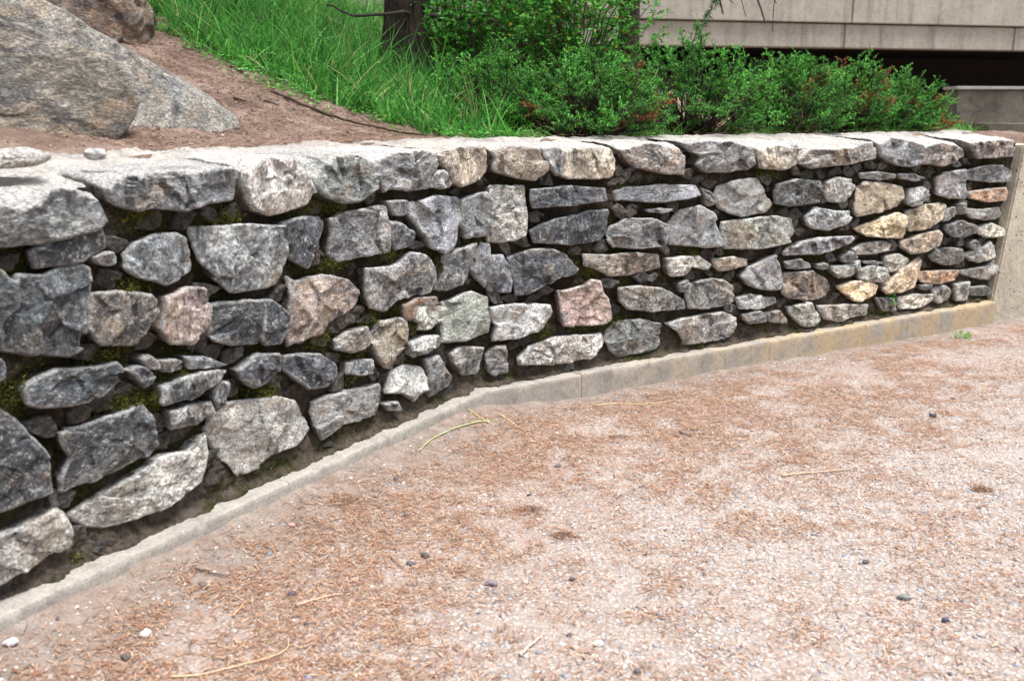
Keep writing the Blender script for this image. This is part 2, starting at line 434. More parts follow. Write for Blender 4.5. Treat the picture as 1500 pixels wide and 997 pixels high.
FACE = [
 ('b', [-1886,997,-1854,1029,-1794,1039,-1722,1039,-1682,1022,-1641,936,-1655,912,-1748,887,-1855,928,-1893,958]),
 ('g', [-1625,1048,-1474,1039,-1261,1020,-1255,927,-1270,821,-1353,817,-1508,828,-1562,881,-1613,939]),
 ('d', [-1246,1028,-1149,1033,-1040,1028,-1036,983,-1101,900,-1126,854,-1194,893,-1249,957]),
 ('g', [-1000,1019,-893,1035,-664,1040,-659,966,-673,858,-804,863,-967,853,-1011,889,-992,958]),
 ('g', [-651,1055,-546,1049,-538,995,-627,1001]),
 ('d', [-641,973,-587,962,-504,916,-496,864,-610,859,-644,909]),
 ('b', [-508,1038,-310,1052,-139,1033,-130,938,-188,834,-275,799,-357,842,-432,909,-454,946,-510,985]),
 ('g', [-121,1020,45,1045,76,1005,75,894,43,846,-93,848,-124,913]),
 ('l', [66,1070,268,1065,273,988,269,833,200,812,65,811,63,973]),
 ('d', [291,1049,528,1052,728,1037,739,972,579,967,307,957,287,1000]),
 ('b', [815,1013,884,1031,1100,1036,1346,1026,1379,971,1254,955,1030,951,886,965,834,964]),
 ('b', [1400,1006,1446,989,1491,922,1435,917]),
 ('d', [300,851,355,874,450,901,580,907,663,929,774,927,769,814,736,782,600,767,327,790]),
 ('g', [770,772,803,839,890,873,1034,867,1147,829,1159,788,1115,720,967,723,807,735]),
 ('b', [1170,816,1257,897,1372,917,1474,871,1533,749,1564,690,1446,691,1194,721,1179,758]),
 ('l', [1014,916,1181,911,1144,896,1033,898]),
 ('b', [1488,958,1524,1011,1664,1042,1810,1044,1870,971,1936,899,1880,856,1696,840,1538,890]),
 ('g', [1553,819,1739,826,1954,829,2095,806,2137,725,2080,673,1860,654,1584,667,1553,748]),
 ('d', [1948,1011,2091,1028,2310,1012,2334,952,2301,890,2060,881,1963,898,1946,968]),
 ('g', [2359,1003,2464,1023,2612,1009,2626,955,2554,881,2407,893,2358,943]),
 ('g', [2674,1048,2808,1048,2980,1031,3006,1000,2841,1000,2686,1012]),
 ('g', [3019,1033,3155,1025,3312,996,3217,984,3052,997]),
 ('t', [2706,996,2843,985,3094,950,3123,884,3071,830,2868,807,2645,786,2618,825,2663,938]),
 ('b', [3143,931,3280,937,3357,908,3295,842,3187,824,3135,841]),
 ('b', [3416,998,3522,1020,3704,1036,3740,842,3579,858,3435,887]),
 ('d', [3747,1031,3936,1052,4190,1050,4266,1000,4257,932,3988,947,3760,965]),
 ('o', [3774,887,3998,896,4189,901,4234,871,4224,808,3983,814,3797,844]),
 ('b', [2204,816,2292,863,2414,833,2586,824,2610,785,2546,747,2426,725,2306,733,2226,759]),
 ('T', [2667,715,2824,744,3029,790,3121,769,3165,661,3135,620,2916,645,2758,662]),
 ('t', [3156,793,3327,819,3520,827,3563,802,3515,724,3352,667,3218,658,3167,718]),
 ('t', [3541,773,3635,795,3657,752,3575,716,3512,707]),
 ('g', [3668,811,3745,816,3746,760,3692,745]),
 ('b', [3795,778,3962,760,4168,768,4213,722,4210,686,4007,691,3823,709,3785,745]),
 ('d', [3566,682,3727,698,3898,654,3891,611,3748,587,3623,610,3563,650]),
 ('l', [3928,643,4077,660,4235,615,4236,563,4031,568,3953,597]),
 ('b', [2057,611,2196,670,2407,679,2599,675,2639,657,2539,603,2298,586,2089,588]),
 ('g', [2659,582,2738,615,2947,617,3045,588,3010,551,2774,543,2701,549]),
 ('n', [3131,597,3273,630,3469,652,3520,624,3486,551,3347,516,3206,518,3136,564]),
 ('d', [3444,487,3520,525,3730,516,3817,458,3749,411,3567,417,3480,448]),
 ('b', [3838,547,3908,554,3982,511,3919,493,3852,520]),
 ('g', [3852,472,4014,495,4102,534,4185,494,4183,424,4000,400,3877,420]),
 ('g', [3842,356,4072,361,4188,397,4219,323,4123,268,3957,293,3832,329]),
 ('t', [2550,550,2617,576,2679,541,2650,513,2566,520]),
 ('l', [2074,555,2184,561,2288,531,2284,502,2089,515]),
 ('l', [2322,527,2433,517,2444,487,2334,496]),
 ('b', [2482,498,2601,495,2733,516,2747,468,2660,427,2535,422,2487,456]),
 ('t', [2758,508,2960,484,2962,470,2770,490]),
 ('l', [2980,516,3123,520,3201,482,3163,436,3035,412,2990,447]),
 ('g', [2725,459,2835,474,2965,447,3004,385,2957,357,2747,392]),
 ('t', [2955,312,3036,371,3163,436,3347,483,3356,425,3298,289,3160,276,3000,277]),
 ('o', [3345,388,3544,380,3782,363,3740,294,3559,292,3387,308,3346,345]),
 ('k', [2064,421,2092,490,2310,480,2482,413,2519,353,2474,310,2329,308,2118,338,2064,373]),
 ('T', [2547,367,2666,386,2822,372,2914,339,2895,284,2760,255,2685,271]),
 ('g', [2124,283,2301,296,2391,180,2346,146,2249,158,2152,232]),
 ('g', [2374,265,2556,252,2658,243,2836,227,2846,156,2694,157,2568,146,2433,179]),
 ('l', [2922,259,3105,231,3117,155,2989,169]),
 ('l', [3143,236,3278,239,3535,222,3513,182,3406,150,3169,158]),
 ('b', [3496,265,3623,269,3701,219,3681,159,3557,162,3506,201]),
 ('g', [3735,268,3880,271,3903,145,3755,157]),
 ('b', [3928,231,4099,224,4191,170,4172,153,3956,169]),
 ('t', [3360,298,3471,291,3461,265,3375,271]),
 ('b', [1705,502,1761,551,1867,578,1964,607,2015,530,2057,446,2016,402,1881,416,1769,449]),
 ('b', [1693,383,1795,396,1908,363,2011,354,2019,322,1890,305,1720,316]),
 ('g', [1739,285,1870,287,1934,265,1927,219,1787,229,1746,254]),
 ('g', [1942,271,2040,268,2096,230,2100,192,1970,214]),
 ('k', [1680,15,1776,34,1947,-6,2135,-49,2116,-93,1953,-82,1728,-49]),
 ('b', [67,745,139,745,170,694,189,626,185,567,72,576,64,664]),
 ('d', [173,731,293,760,436,749,518,716,596,637,570,615,438,606,294,552,219,547,196,652]),
 ('n', [621,714,790,696,950,696,1133,669,1151,596,1047,587,794,585,692,632,623,655]),
 ('l', [1160,652,1389,645,1479,591,1454,561,1333,590,1292,550,1184,555,1159,603]),
 ('t', [1501,618,1656,616,1764,597,1773,559,1557,546,1517,573]),
 ('b', [1244,506,1304,521,1313,466,1264,463]),
 ('g', [844,522,976,522,1126,493,1300,412,1307,361,1075,379,907,402,855,451]),
 ('g', [1325,490,1417,510,1561,500,1660,451,1660,367,1571,348,1347,358,1320,417]),
 ('p', [458,546,622,549,655,581,724,567,734,520,785,472,788,360,748,344,486,367,468,436]),
 ('w', [66,506,216,502,404,482,424,441,384,352,295,349,138,336,82,343,103,410,73,453]),
 ('l', [212,234,280,277,442,311,746,295,747,247,665,174,460,174,220,205]),
 ('g', [763,259,837,334,965,342,1132,300,1147,181,1104,159,990,159,862,154,792,198]),
 ('g', [1168,297,1290,312,1573,318,1677,283,1697,221,1648,166,1481,156,1322,161,1259,239]),
 ('g', [57,267,92,302,162,306,165,174,79,173,57,201]),
 ('g', [-820,812,-667,797,-594,798,-517,833,-399,807,-302,737,-300,676,-364,640,-600,655,-676,617,-795,649,-817,711]),
 ('g', [-250,788,-99,806,-10,819,-47,727,-71,667,-192,625,-296,642,-262,719]),
 ('b', [23,811,73,799,67,647,49,600,-26,686,-26,737]),
 ('n', [-1217,833,-1179,809,-1047,813,-892,774,-832,723,-834,677,-899,652,-980,645,-1061,602,-1136,602,-1236,582,-1245,652,-1231,739]),
 ('d', [-1598,798,-1496,790,-1379,777,-1364,760,-1378,708,-1391,626,-1509,649,-1589,679]),
 ('d', [-1354,772,-1307,764,-1239,705,-1258,645,-1292,609,-1356,619,-1377,649,-1367,714]),
 ('b', [-983,553,-920,570,-811,576,-799,543,-801,495,-892,492,-977,516]),
 ('t', [-766,536,-714,580,-566,562,-549,516,-565,449,-649,404,-654,367,-705,388,-753,431,-769,480]),
 ('l', [-503,589,-406,595,-282,562,-298,517,-390,487,-477,498,-448,520,-505,543]),
 ('l', [-538,453,-452,459,-328,446,-301,412,-330,389,-515,386,-539,419]),
 ('m', [-255,582,-33,592,71,546,62,384,-12,368,-282,400,-269,486]),
 ('d', [-1266,555,-1184,546,-1082,519,-1003,466,-989,425,-1059,390,-1164,411,-1263,505]),
 ('g', [-924,452,-792,438,-795,379,-933,408]),
 ('d', [-1516,565,-1440,578,-1388,586,-1305,573,-1308,496,-1357,480,-1448,488,-1492,526]),
 ('w', [-689,266,-629,343,-536,350,-436,321,-411,268,-403,206,-502,188,-579,244]),
 ('g', [-411,352,-320,351,-268,272,-207,206,-292,191,-387,177,-405,267]),
 ('g', [-217,336,-131,348,31,313,18,259,-19,196,-110,211,-196,281]),
 ('g', [-1121,344,-1046,350,-884,330,-744,324,-729,275,-754,203,-857,197,-974,219,-1089,186,-1121,237,-1127,304]),
 ('w', [-718,230,-638,220,-619,176,-692,198]),
 ('l', [-1592,460,-1465,441,-1328,417,-1216,372,-1162,305,-1147,247,-1217,204,-1317,214,-1471,183,-1518,191,-1578,278,-1622,358,-1610,418]),
 ('d', [-2376,1018,-2264,999,-2247,971,-2255,907,-2290,881,-2305,810,-2401,829]),
 ('d', [-2233,986,-2159,971,-2117,987,-2041,988,-2018,974,-2024,922,-2046,871,-2069,759,-2112,745,-2247,779,-2294,800,-2284,882,-2248,905]),
 ('k', [-2014,903,-1944,896,-1831,873,-1806,849,-1828,808,-1863,756,-1905,733,-2014,760,-2047,808,-2032,861]),
 ('p', [-1770,851,-1687,863,-1612,856,-1608,804,-1623,744,-1682,690,-1764,707,-1800,760,-1780,808]),
 ('g', [-2007,1005,-1958,1012,-1930,998,-1937,974,-1987,984]),
 ('K', [-2178,1045,-2091,1073,-1954,1083,-1954,1023,-2058,998,-2176,997]),
 ('d', [-2257,686,-2216,704,-2142,710,-2058,694,-1967,693,-1948,666,-1962,628,-2022,611,-2069,599,-2162,616,-2211,621,-2247,639]),
 ('d', [-1935,662,-1893,661,-1843,632,-1852,600,-1874,595,-1896,635]),
 ('d', [-1879,682,-1841,680,-1810,659,-1815,636,-1858,650]),
 ('d', [-1801,660,-1722,638,-1726,616,-1794,623]),
 ('g', [-1814,581,-1714,591,-1601,585,-1558,573,-1605,540,-1699,519,-1805,518,-1819,531]),
 ('b', [-1716,654,-1642,633,-1558,593,-1600,593,-1706,613]),
 ('g', [-1791,496,-1724,486,-1624,482,-1617,440,-1696,427,-1787,435]),
 ('d', [-1608,512,-1579,540,-1553,529,-1584,449,-1606,439]),
 ('d', [-2170,537,-2086,527,-1994,534,-1883,542,-1863,499,-1847,406,-1894,378,-2012,374,-2087,365,-2178,360,-2177,403,-2134,454,-2158,494]),
 ('d', [-2414,733,-2375,708,-2336,675,-2304,629,-2258,562,-2205,483,-2208,373,-2282,370,-2375,373,-2460,389]),
 ('l', [-2152,275,-2056,302,-1929,324,-1801,358,-1716,340,-1652,381,-1649,319,-1687,223,-1779,201,-1871,192,-1978,194,-2045,196,-2098,220]),
 ('l', [-2447,315,-2383,308,-2324,304,-2245,315,-2208,325,-2192,304,-2167,236,-2177,196,-2246,191,-2332,185,-2402,168,-2468,157]),
 ('d', [-2343,787,-2322,781,-2308,772,-2308,730,-2329,725,-2350,731]),
 ('r', [-569,623,-446,631,-312,614,-298,578,-406,606,-497,601,-528,547,-570,567]),
]
# ---------------------------------------------------------------- wall frame
K0 = np.array([-0.15752, 4.39087])
EL, ER = np.array([-0.504767, -0.863256]), np.array([0.846847, 0.531837])
NL, NR = np.array([0.863256, -0.504767]), np.array([0.531837, -0.846847])
S_END = 4.135
S_START = -4.6

def wp(s, z, n):
    """wall coordinates (along, height, outward) -> world; blends round the bend"""
    s, z, n = np.broadcast_arrays(np.asarray(s, float), np.asarray(z, float), np.asarray(n, float))
    base = K0 + np.where((s < 0)[..., None], (-s)[..., None] * EL, s[..., None] * ER)
    t = sstep(-.03, .03, s)[..., None]
    nn = NL * (1 - t) + NR * t
    nn = nn / np.linalg.norm(nn, axis=-1, keepdims=True)
    c = 1.0 / (1 - .029 * (1 - np.abs(2 * t - 1)))
    xy = base + nn * n[..., None] * c
    return np.concatenate([xy, z[..., None]], -1)

def wall_dist(x, y):
    """signed distance in front (+) of the wall face line"""
    dL = (x - K0[0]) * NL[0] + (y - K0[1]) * NL[1]
    dR = (x - K0[0]) * NR[0] + (y - K0[1]) * NR[1]
    return np.minimum(dL, dR)          # the bend is concave towards the path

def along(x, y):
    sR = (x - K0[0]) * ER[0] + (y - K0[1]) * ER[1]
    sL = (x - K0[0]) * EL[0] + (y - K0[1]) * EL[1]
    return np.where(sR > 0, sR, -np.maximum(sL, 0))

BACKZ = 1.272

# ---------------------------------------------------------------- path
def ground_z(x, y):
    d = wall_dist(x, y); s = along(x, y)
    p = np.stack([x, y, 0 * x], -1).reshape(-1, 3)
    z = .010 * fbm(p * .9, 3, 5).reshape(x.shape) + .006 * fbm(p * 5, 4, 6).reshape(x.shape)
    lift = .082 * sstep(.7, -.4, s) - .035 * sstep(1.2, 4.2, s)
    near = np.exp(-np.maximum(d - .05, 0) / .28)
    z = z + lift * near + .012 * fbm(p * 9, 4, 8).reshape(x.shape) * near
    return z - .03 * (1 - near) * sstep(1.0, 4.5, s) * 0

def build_path():
    # fine sheet where the camera looks, coarse sheet to the horizon sunk under it
    nx, ny = 620, 560
    xs = np.linspace(-3.2, 5.6, nx); ys = np.linspace(-.6, 7.6, ny)
    X, Y = np.meshgrid(xs, ys)
    Z = ground_z(X, Y)
    d = wall_dist(X, Y)
    fine = .0022 * fbm(np.stack([X, Y, Z], -1).reshape(-1, 3) * 45, 2, 11).reshape(X.shape)
    Z = Z + fine
    rim = np.minimum.reduce([X + 3.2, 5.6 - X, Y + .6, 7.6 - Y])
    Z = Z + .0 * rim
    s = along(X, Y)
    pn = np.stack([X, Y, 0 * X], -1).reshape(-1, 3)
    w = .30 + .16 * fbm(pn * 1.4, 3, 3).reshape(X.shape) - .12 * sstep(0, 2.5, s)
    dirt = sstep(w + .22, w - .10, d)
    need = np.exp(-((d - .55) / .55) ** 2) * sstep(3.9, 1.2, s) * .9 + .25 * sstep(2.4, .4, d)
    need = np.clip(need, 0, 1)
    keep = (d > -.35)
    Fq = grid_faces(nx, ny)
    kf = keep.ravel()[Fq].all(1)
    V = np.stack([X, Y, Z], -1).reshape(-1, 3)
    a = np.stack([dirt.ravel(), need.ravel(), 0 * dirt.ravel()], 1)
    o = mesh_obj("path", V, Fq[kf], GROUND, attr=a)
    tag(o, kind="structure")
    xs2 = np.concatenate([np.linspace(-200, -8, 18), np.linspace(-7, 9, 60), np.linspace(10, 200, 18)])
    ys2 = np.concatenate([np.linspace(-200, -6, 18), np.linspace(-5, 9, 60), np.linspace(10, 300, 20)])
    X, Y = np.meshgrid(xs2, ys2)
    Z = np.full(X.shape, -.055)
    a = np.zeros((X.size, 3)); a[:, 1] = .2
    o = mesh_obj("ground", np.stack([X, Y, Z], -1).reshape(-1, 3), grid_faces(len(xs2), len(ys2)), GROUND, attr=a)
    tag(o, kind="structure")
build_path()

# ---------------------------------------------------------------- bank behind the wall
def bank_z(x, y):
    wl = -((x - K0[0]) * NL[0] + (y - K0[1]) * NL[1])          # distance behind the left run
    rise = .33 * np.log1p(np.exp((wl - .62) * 7)) / 7
    rise = 3.0 * np.tanh(rise / 3.0)
    p = np.stack([x, y, 0 * x], -1).reshape(-1, 3)
    f = .035 * fbm(p * 1.3, 3, 21).reshape(x.shape) + .018 * fbm(p * 5, 4, 22).reshape(x.shape)
    back = -wall_dist(x, y) - .42
    f = f * sstep(0, .5, back)
    return BACKZ - .010 + rise + f

def build_bank():
    sv = np.concatenate([np.linspace(-4.6, -3, 10), np.linspace(-2.95, 5.2, 520), np.linspace(5.4, 24, 30)])
    tv = np.concatenate([np.linspace(0, 1.2, 90), np.linspace(1.23, 4.5, 120), np.linspace(4.6, 14, 50), np.linspace(15, 60, 25)])
    base = wp(sv, 0, -.31)[:, :2]
    D = np.stack([np.interp(sv, [-4.6, 0, 5, 24], [-.55, -.25, .12, .5]), np.ones(len(sv))], 1)
    D /= np.linalg.norm(D, axis=1)[:, None]
    P = base[None] + tv[:, None, None] * D[None]
    X, Y = P[..., 0], P[..., 1]
    Z = bank_z(X, Y)
    pq = np.stack([X, Y, 0 * X], -1).reshape(-1, 3)
    Z = Z + ((-.026 + .045 * fbm(pq * 5, 4, 26).reshape(X.shape)) * (1 - sstep(.04, .30, tv)[:, None]) + (.010 * fbm(pq * 17, 3, 27)).reshape(X.shape))
    Z[0] -= .03
    front = np.stack([X[0], Y[0], np.full(len(sv), -.15)], -1)
    V = np.concatenate([front, np.stack([X, Y, Z], -1).reshape(-1, 3)])
    o = mesh_obj("bank", V, grid_faces(len(sv), len(tv) + 1), SOIL)
    tag(o, kind="structure")
build_bank()

# ---------------------------------------------------------------- the wall
wall = empty("stone_wall", tuple(wp(0, 0, 0)))
tag(wall, "rough mortared rubble stone retaining wall with a bend, pale capstones and a concrete footing strip", "stone wall")
WO = np.array(wall.location)

TONE = {  # rgb base colour and amount of black lichen
 'd': ((.118, .130, .142), .62), 'k': ((.155, .130, .110), .60), 'K': ((.06, .05, .04), .7), 'g': ((.235, .24, .236), .46),
 'b': ((.225, .24, .26), .38), 'l': ((.36, .352, .32), .28), 'w': ((.50, .49, .47), .10), 't': ((.33, .285, .225), .34),
 'T': ((.46, .39, .28), .12), 'p': ((.32, .245, .22), .42), 'n': ((.29, .24, .20), .45), 'o': ((.33, .23, .165), .34),
 'r': ((.20, .095, .05), .3), 'm': ((.34, .355, .32), .18)}

def tone(k, rng, s=0.0):
    c, a = TONE[k]
    w = .30 * max(0, min(1, (s - .2) / 2.6)); c = (c[0] * (1.0 + w * 1.1), c[1] * (1.0 + w * .75), c[2] * (1.0 + w * .25)); a = a - .25 * w
    v = rng.uniform(1.10, 1.58)
    return (c[0] * v * rng.uniform(.96, 1.04), c[1] * v, c[2] * v * rng.uniform(.96, 1.04), max(0, a + rng.uniform(-.08, .08)))

def resample(P, step):
    P = np.asarray(P, float)
    # one corner-cutting pass keeps corners crisp but not knife sharp
    Q = []
    n = len(P)
    for i in range(n):
        a, b = P[i], P[(i + 1) % n]
        Q += [a + .05 * (b - a), a + .95 * (b - a)]
    P = np.array(Q)
    L = np.linalg.norm(np.roll(P, -1, 0) - P, axis=1)
    cum = np.concatenate([[0], np.cumsum(L)])
    N = int(np.clip(cum[-1] / step, 28, 190))
    t = np.linspace(0, cum[-1], N, endpoint=False)
    PP = np.vstack([P, P[:1]])
    return np.stack([np.interp(t, cum, PP[:, 0]), np.interp(t, cum, PP[:, 1])], 1)

def stone_shape(poly, n0, seed, back=.11, cap=False, step=.006, bulge=1.0):
    rng = np.random.default_rng(seed)
    B = resample(poly, step)
    N = len(B)
    area = .5 * abs(np.sum(B[:, 0] * np.roll(B[:, 1], -1) - np.roll(B[:, 0], -1) * B[:, 1]))
    c = B.mean(0)
    Rr = math.sqrt(area / math.pi)
    sd3 = np.array([seed * 3.17, seed * 1.31, seed * .77])
    p3 = np.column_stack([B, np.zeros(N)]) + sd3
    rad = B - c
    rn = rad / (np.linalg.norm(rad, axis=1)[:, None] + 1e-9)
    B = B + rn * (.0066 + .0055 * fbm(p3 * 24, 3, 3) + .0014 * ridged(p3 * 80, 2, 4))[:, None]
    M = int(np.clip(Rr / step, 9, 30))
    tt = np.linspace(1, 0, M + 1)[:-1]
    pts = (c[None, None] + (B - c)[None] * tt[:, None, None]).reshape(-1, 2)
    d = np.full(len(pts), 9.0)
    for k in range(0, N, 2):
        d = np.minimum(d, np.hypot(pts[:, 0] - B[k, 0], pts[:, 1] - B[k, 1]))
    q = np.column_stack([pts, np.zeros(len(pts))]) + sd3
    ew = (.0015 + .0075 * (fbm(q * 8, 2, 31) + .5).clip(0, 1)) * (1.6 if cap else 1.0) * min(1, Rr / .05)
    E = .012 if not cap else .016
    x = np.clip(d / (ew + .004), 0, 1)
    edge = -E * (1 - (1 - (1 - x) ** 2.6))
    edge[:N] = -E
    # split faces: lowest of several tilted planes
    K = rng.integers(3, 7)
    f = np.full(len(pts), .03)
    rel = (pts - c) / Rr
    for k in range(K):
        an = rng.uniform(0, 2 * math.pi); sl = rng.uniform(.02, .13) * Rr * bulge
        off = rng.uniform(.003, .012) * bulge
        f = np.minimum(f, off - sl * (rel[:, 0] * math.cos(an) + rel[:, 1] * math.sin(an)).clip(-.9, 2))
    f = np.maximum(f, -.034)
    cr = fbm(q * 7, 3, 41)
    # fracture: patches that each broke along a plane of their own
    ns = int(np.clip(3 + Rr / .016, 4, 13))
    wr = pts + .022 * np.column_stack([fbm(q * 11, 3, 61), fbm(q * 11, 3, 62)])
    sx = c + rng.normal(0, .62, (ns, 2)) * Rr
    dd2 = ((wr[:, None] - sx[None]) ** 2).sum(2); near = dd2.argmin(1)
    tl = rng.normal(0, .17, (ns, 2)) * (1.25 if cap else 1.0); of = rng.normal(0, .0045, ns)
    patch = (of[near] + ((pts - sx[near]) * tl[near]).sum(1)).clip(-.016, .013)
    f = f + patch
    an = rng.uniform(0, math.pi)
    lay = q[:, 0] * math.cos(an) * 13 + q[:, 1] * math.sin(an) * 13 + 2.2 * cr
    saw = lay - np.floor(lay)
    led = sstep(0, .10, saw) * (1 - saw) * .007 * rng.uniform(-.2, 1.3) * sstep(-.2, .3, fbm(q * 9, 2, 47))
    h = edge + f + .005 * cr + .0040 * ridged(q * 15, 3, 42) + .0060 * fbm(q * 42, 4, 43, .6) + led
    front = np.column_stack([pts[:, 0], pts[:, 1], n0 + h])
    cen = np.array([[c[0], c[1], n0 + h[-N:].mean()]])
    # the sides go back into the mortar
    nb = 26 if cap else 4
    e0 = n0 + h[:N]
    rings = []
    ztop = B[:, 1].max()
    for j in range(1, nb + 1):
        t = j / nb
        nn = e0 + (-back - e0) * t
        S, Z = B[:, 0].copy(), B[:, 1].copy()
        if cap:
            up = sstep(c[1] - .01, c[1] + .035, Z)
            # rises gently to soil level at the back
            flat = np.interp(t, [0, .15, 1], [0, .8, 1])
            target = ztop - .010 + (BACKZ - ztop + .006) * t ** .8
            qq = np.column_stack([S, nn, np.full(N, seed * .37)])
            Z = Z + up * flat * (target - Z) + up * (.006 * fbm(qq * 16, 3, 51) + .003 * fbm(qq * 60, 2, 52) + .006 * fbm(qq * 5, 2, 53)) * sstep(0, .1, t)
            S = c[0] + (S - c[0]) * (1 + .10 * sstep(0, .3, t))
        else:
            sh = 1 - .16 * t ** .6; S = c[0] + (S - c[0]) * sh; Z = c[1] + (Z - c[1]) * sh
        rings.append(np.column_stack([S, Z, nn]))
    allv = np.concatenate(rings[::-1] + [front, cen])
    wn_ = fbm(q * 30, 3, 91)
    rim_light = (1 - sstep(.002, .013, d + .004 * wn_)) * (.35 + 1.3 * sstep(-.25, .3, fbm(q * 11, 2, 92)))  # weight of the painted highlight along the stone's rim
    lap = (h - patch - edge); hp = patch - (of.mean())
    at = np.zeros((len(allv), 3)); o0 = nb * N
    at[o0:o0 + len(pts), 0] = rim_light.clip(0, 1)
    at[o0:o0 + N, 0] *= .6
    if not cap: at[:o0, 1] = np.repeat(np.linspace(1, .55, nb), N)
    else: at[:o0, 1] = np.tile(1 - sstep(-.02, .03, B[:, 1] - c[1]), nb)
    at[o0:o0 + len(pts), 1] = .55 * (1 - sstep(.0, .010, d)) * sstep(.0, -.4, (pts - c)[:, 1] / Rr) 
    nr = nb + M
    ac = .5 * np.sum(B[:, 0] * np.roll(B[:, 1], -1) - np.roll(B[:, 0], -1) * B[:, 1])
    Fq = grid_faces(N, nr, wrap=True)
    Fl = Fq.tolist()
    last = (nr - 1) * N; ci = len(allv) - 1
    Fl += [[last + k, last + (k + 1) % N, ci] for k in range(N)]
    Fl.append(list(range(N))[::-1])
    if ac < 0: Fl = [f_[::-1] for f_ in Fl]
    return wp(allv[:, 0], allv[:, 1], allv[:, 2]), Fl, area, c, at

def poly_of(flat):
    return np.array(flat, float).reshape(-1, 2) / 1000

def in_poly(P, x, y):
    x0, y0 = P[:, 0], P[:, 1]; x1, y1 = np.roll(x0, -1), np.roll(y0, -1)
    ins = np.zeros(len(x), bool)
    for a, b, c, d in zip(x0, y0, x1, y1):
        ins ^= ((b > y) != (d > y)) & (x < (c - a) * (y - b) / (d - b + 1e-12) + a)
    return ins

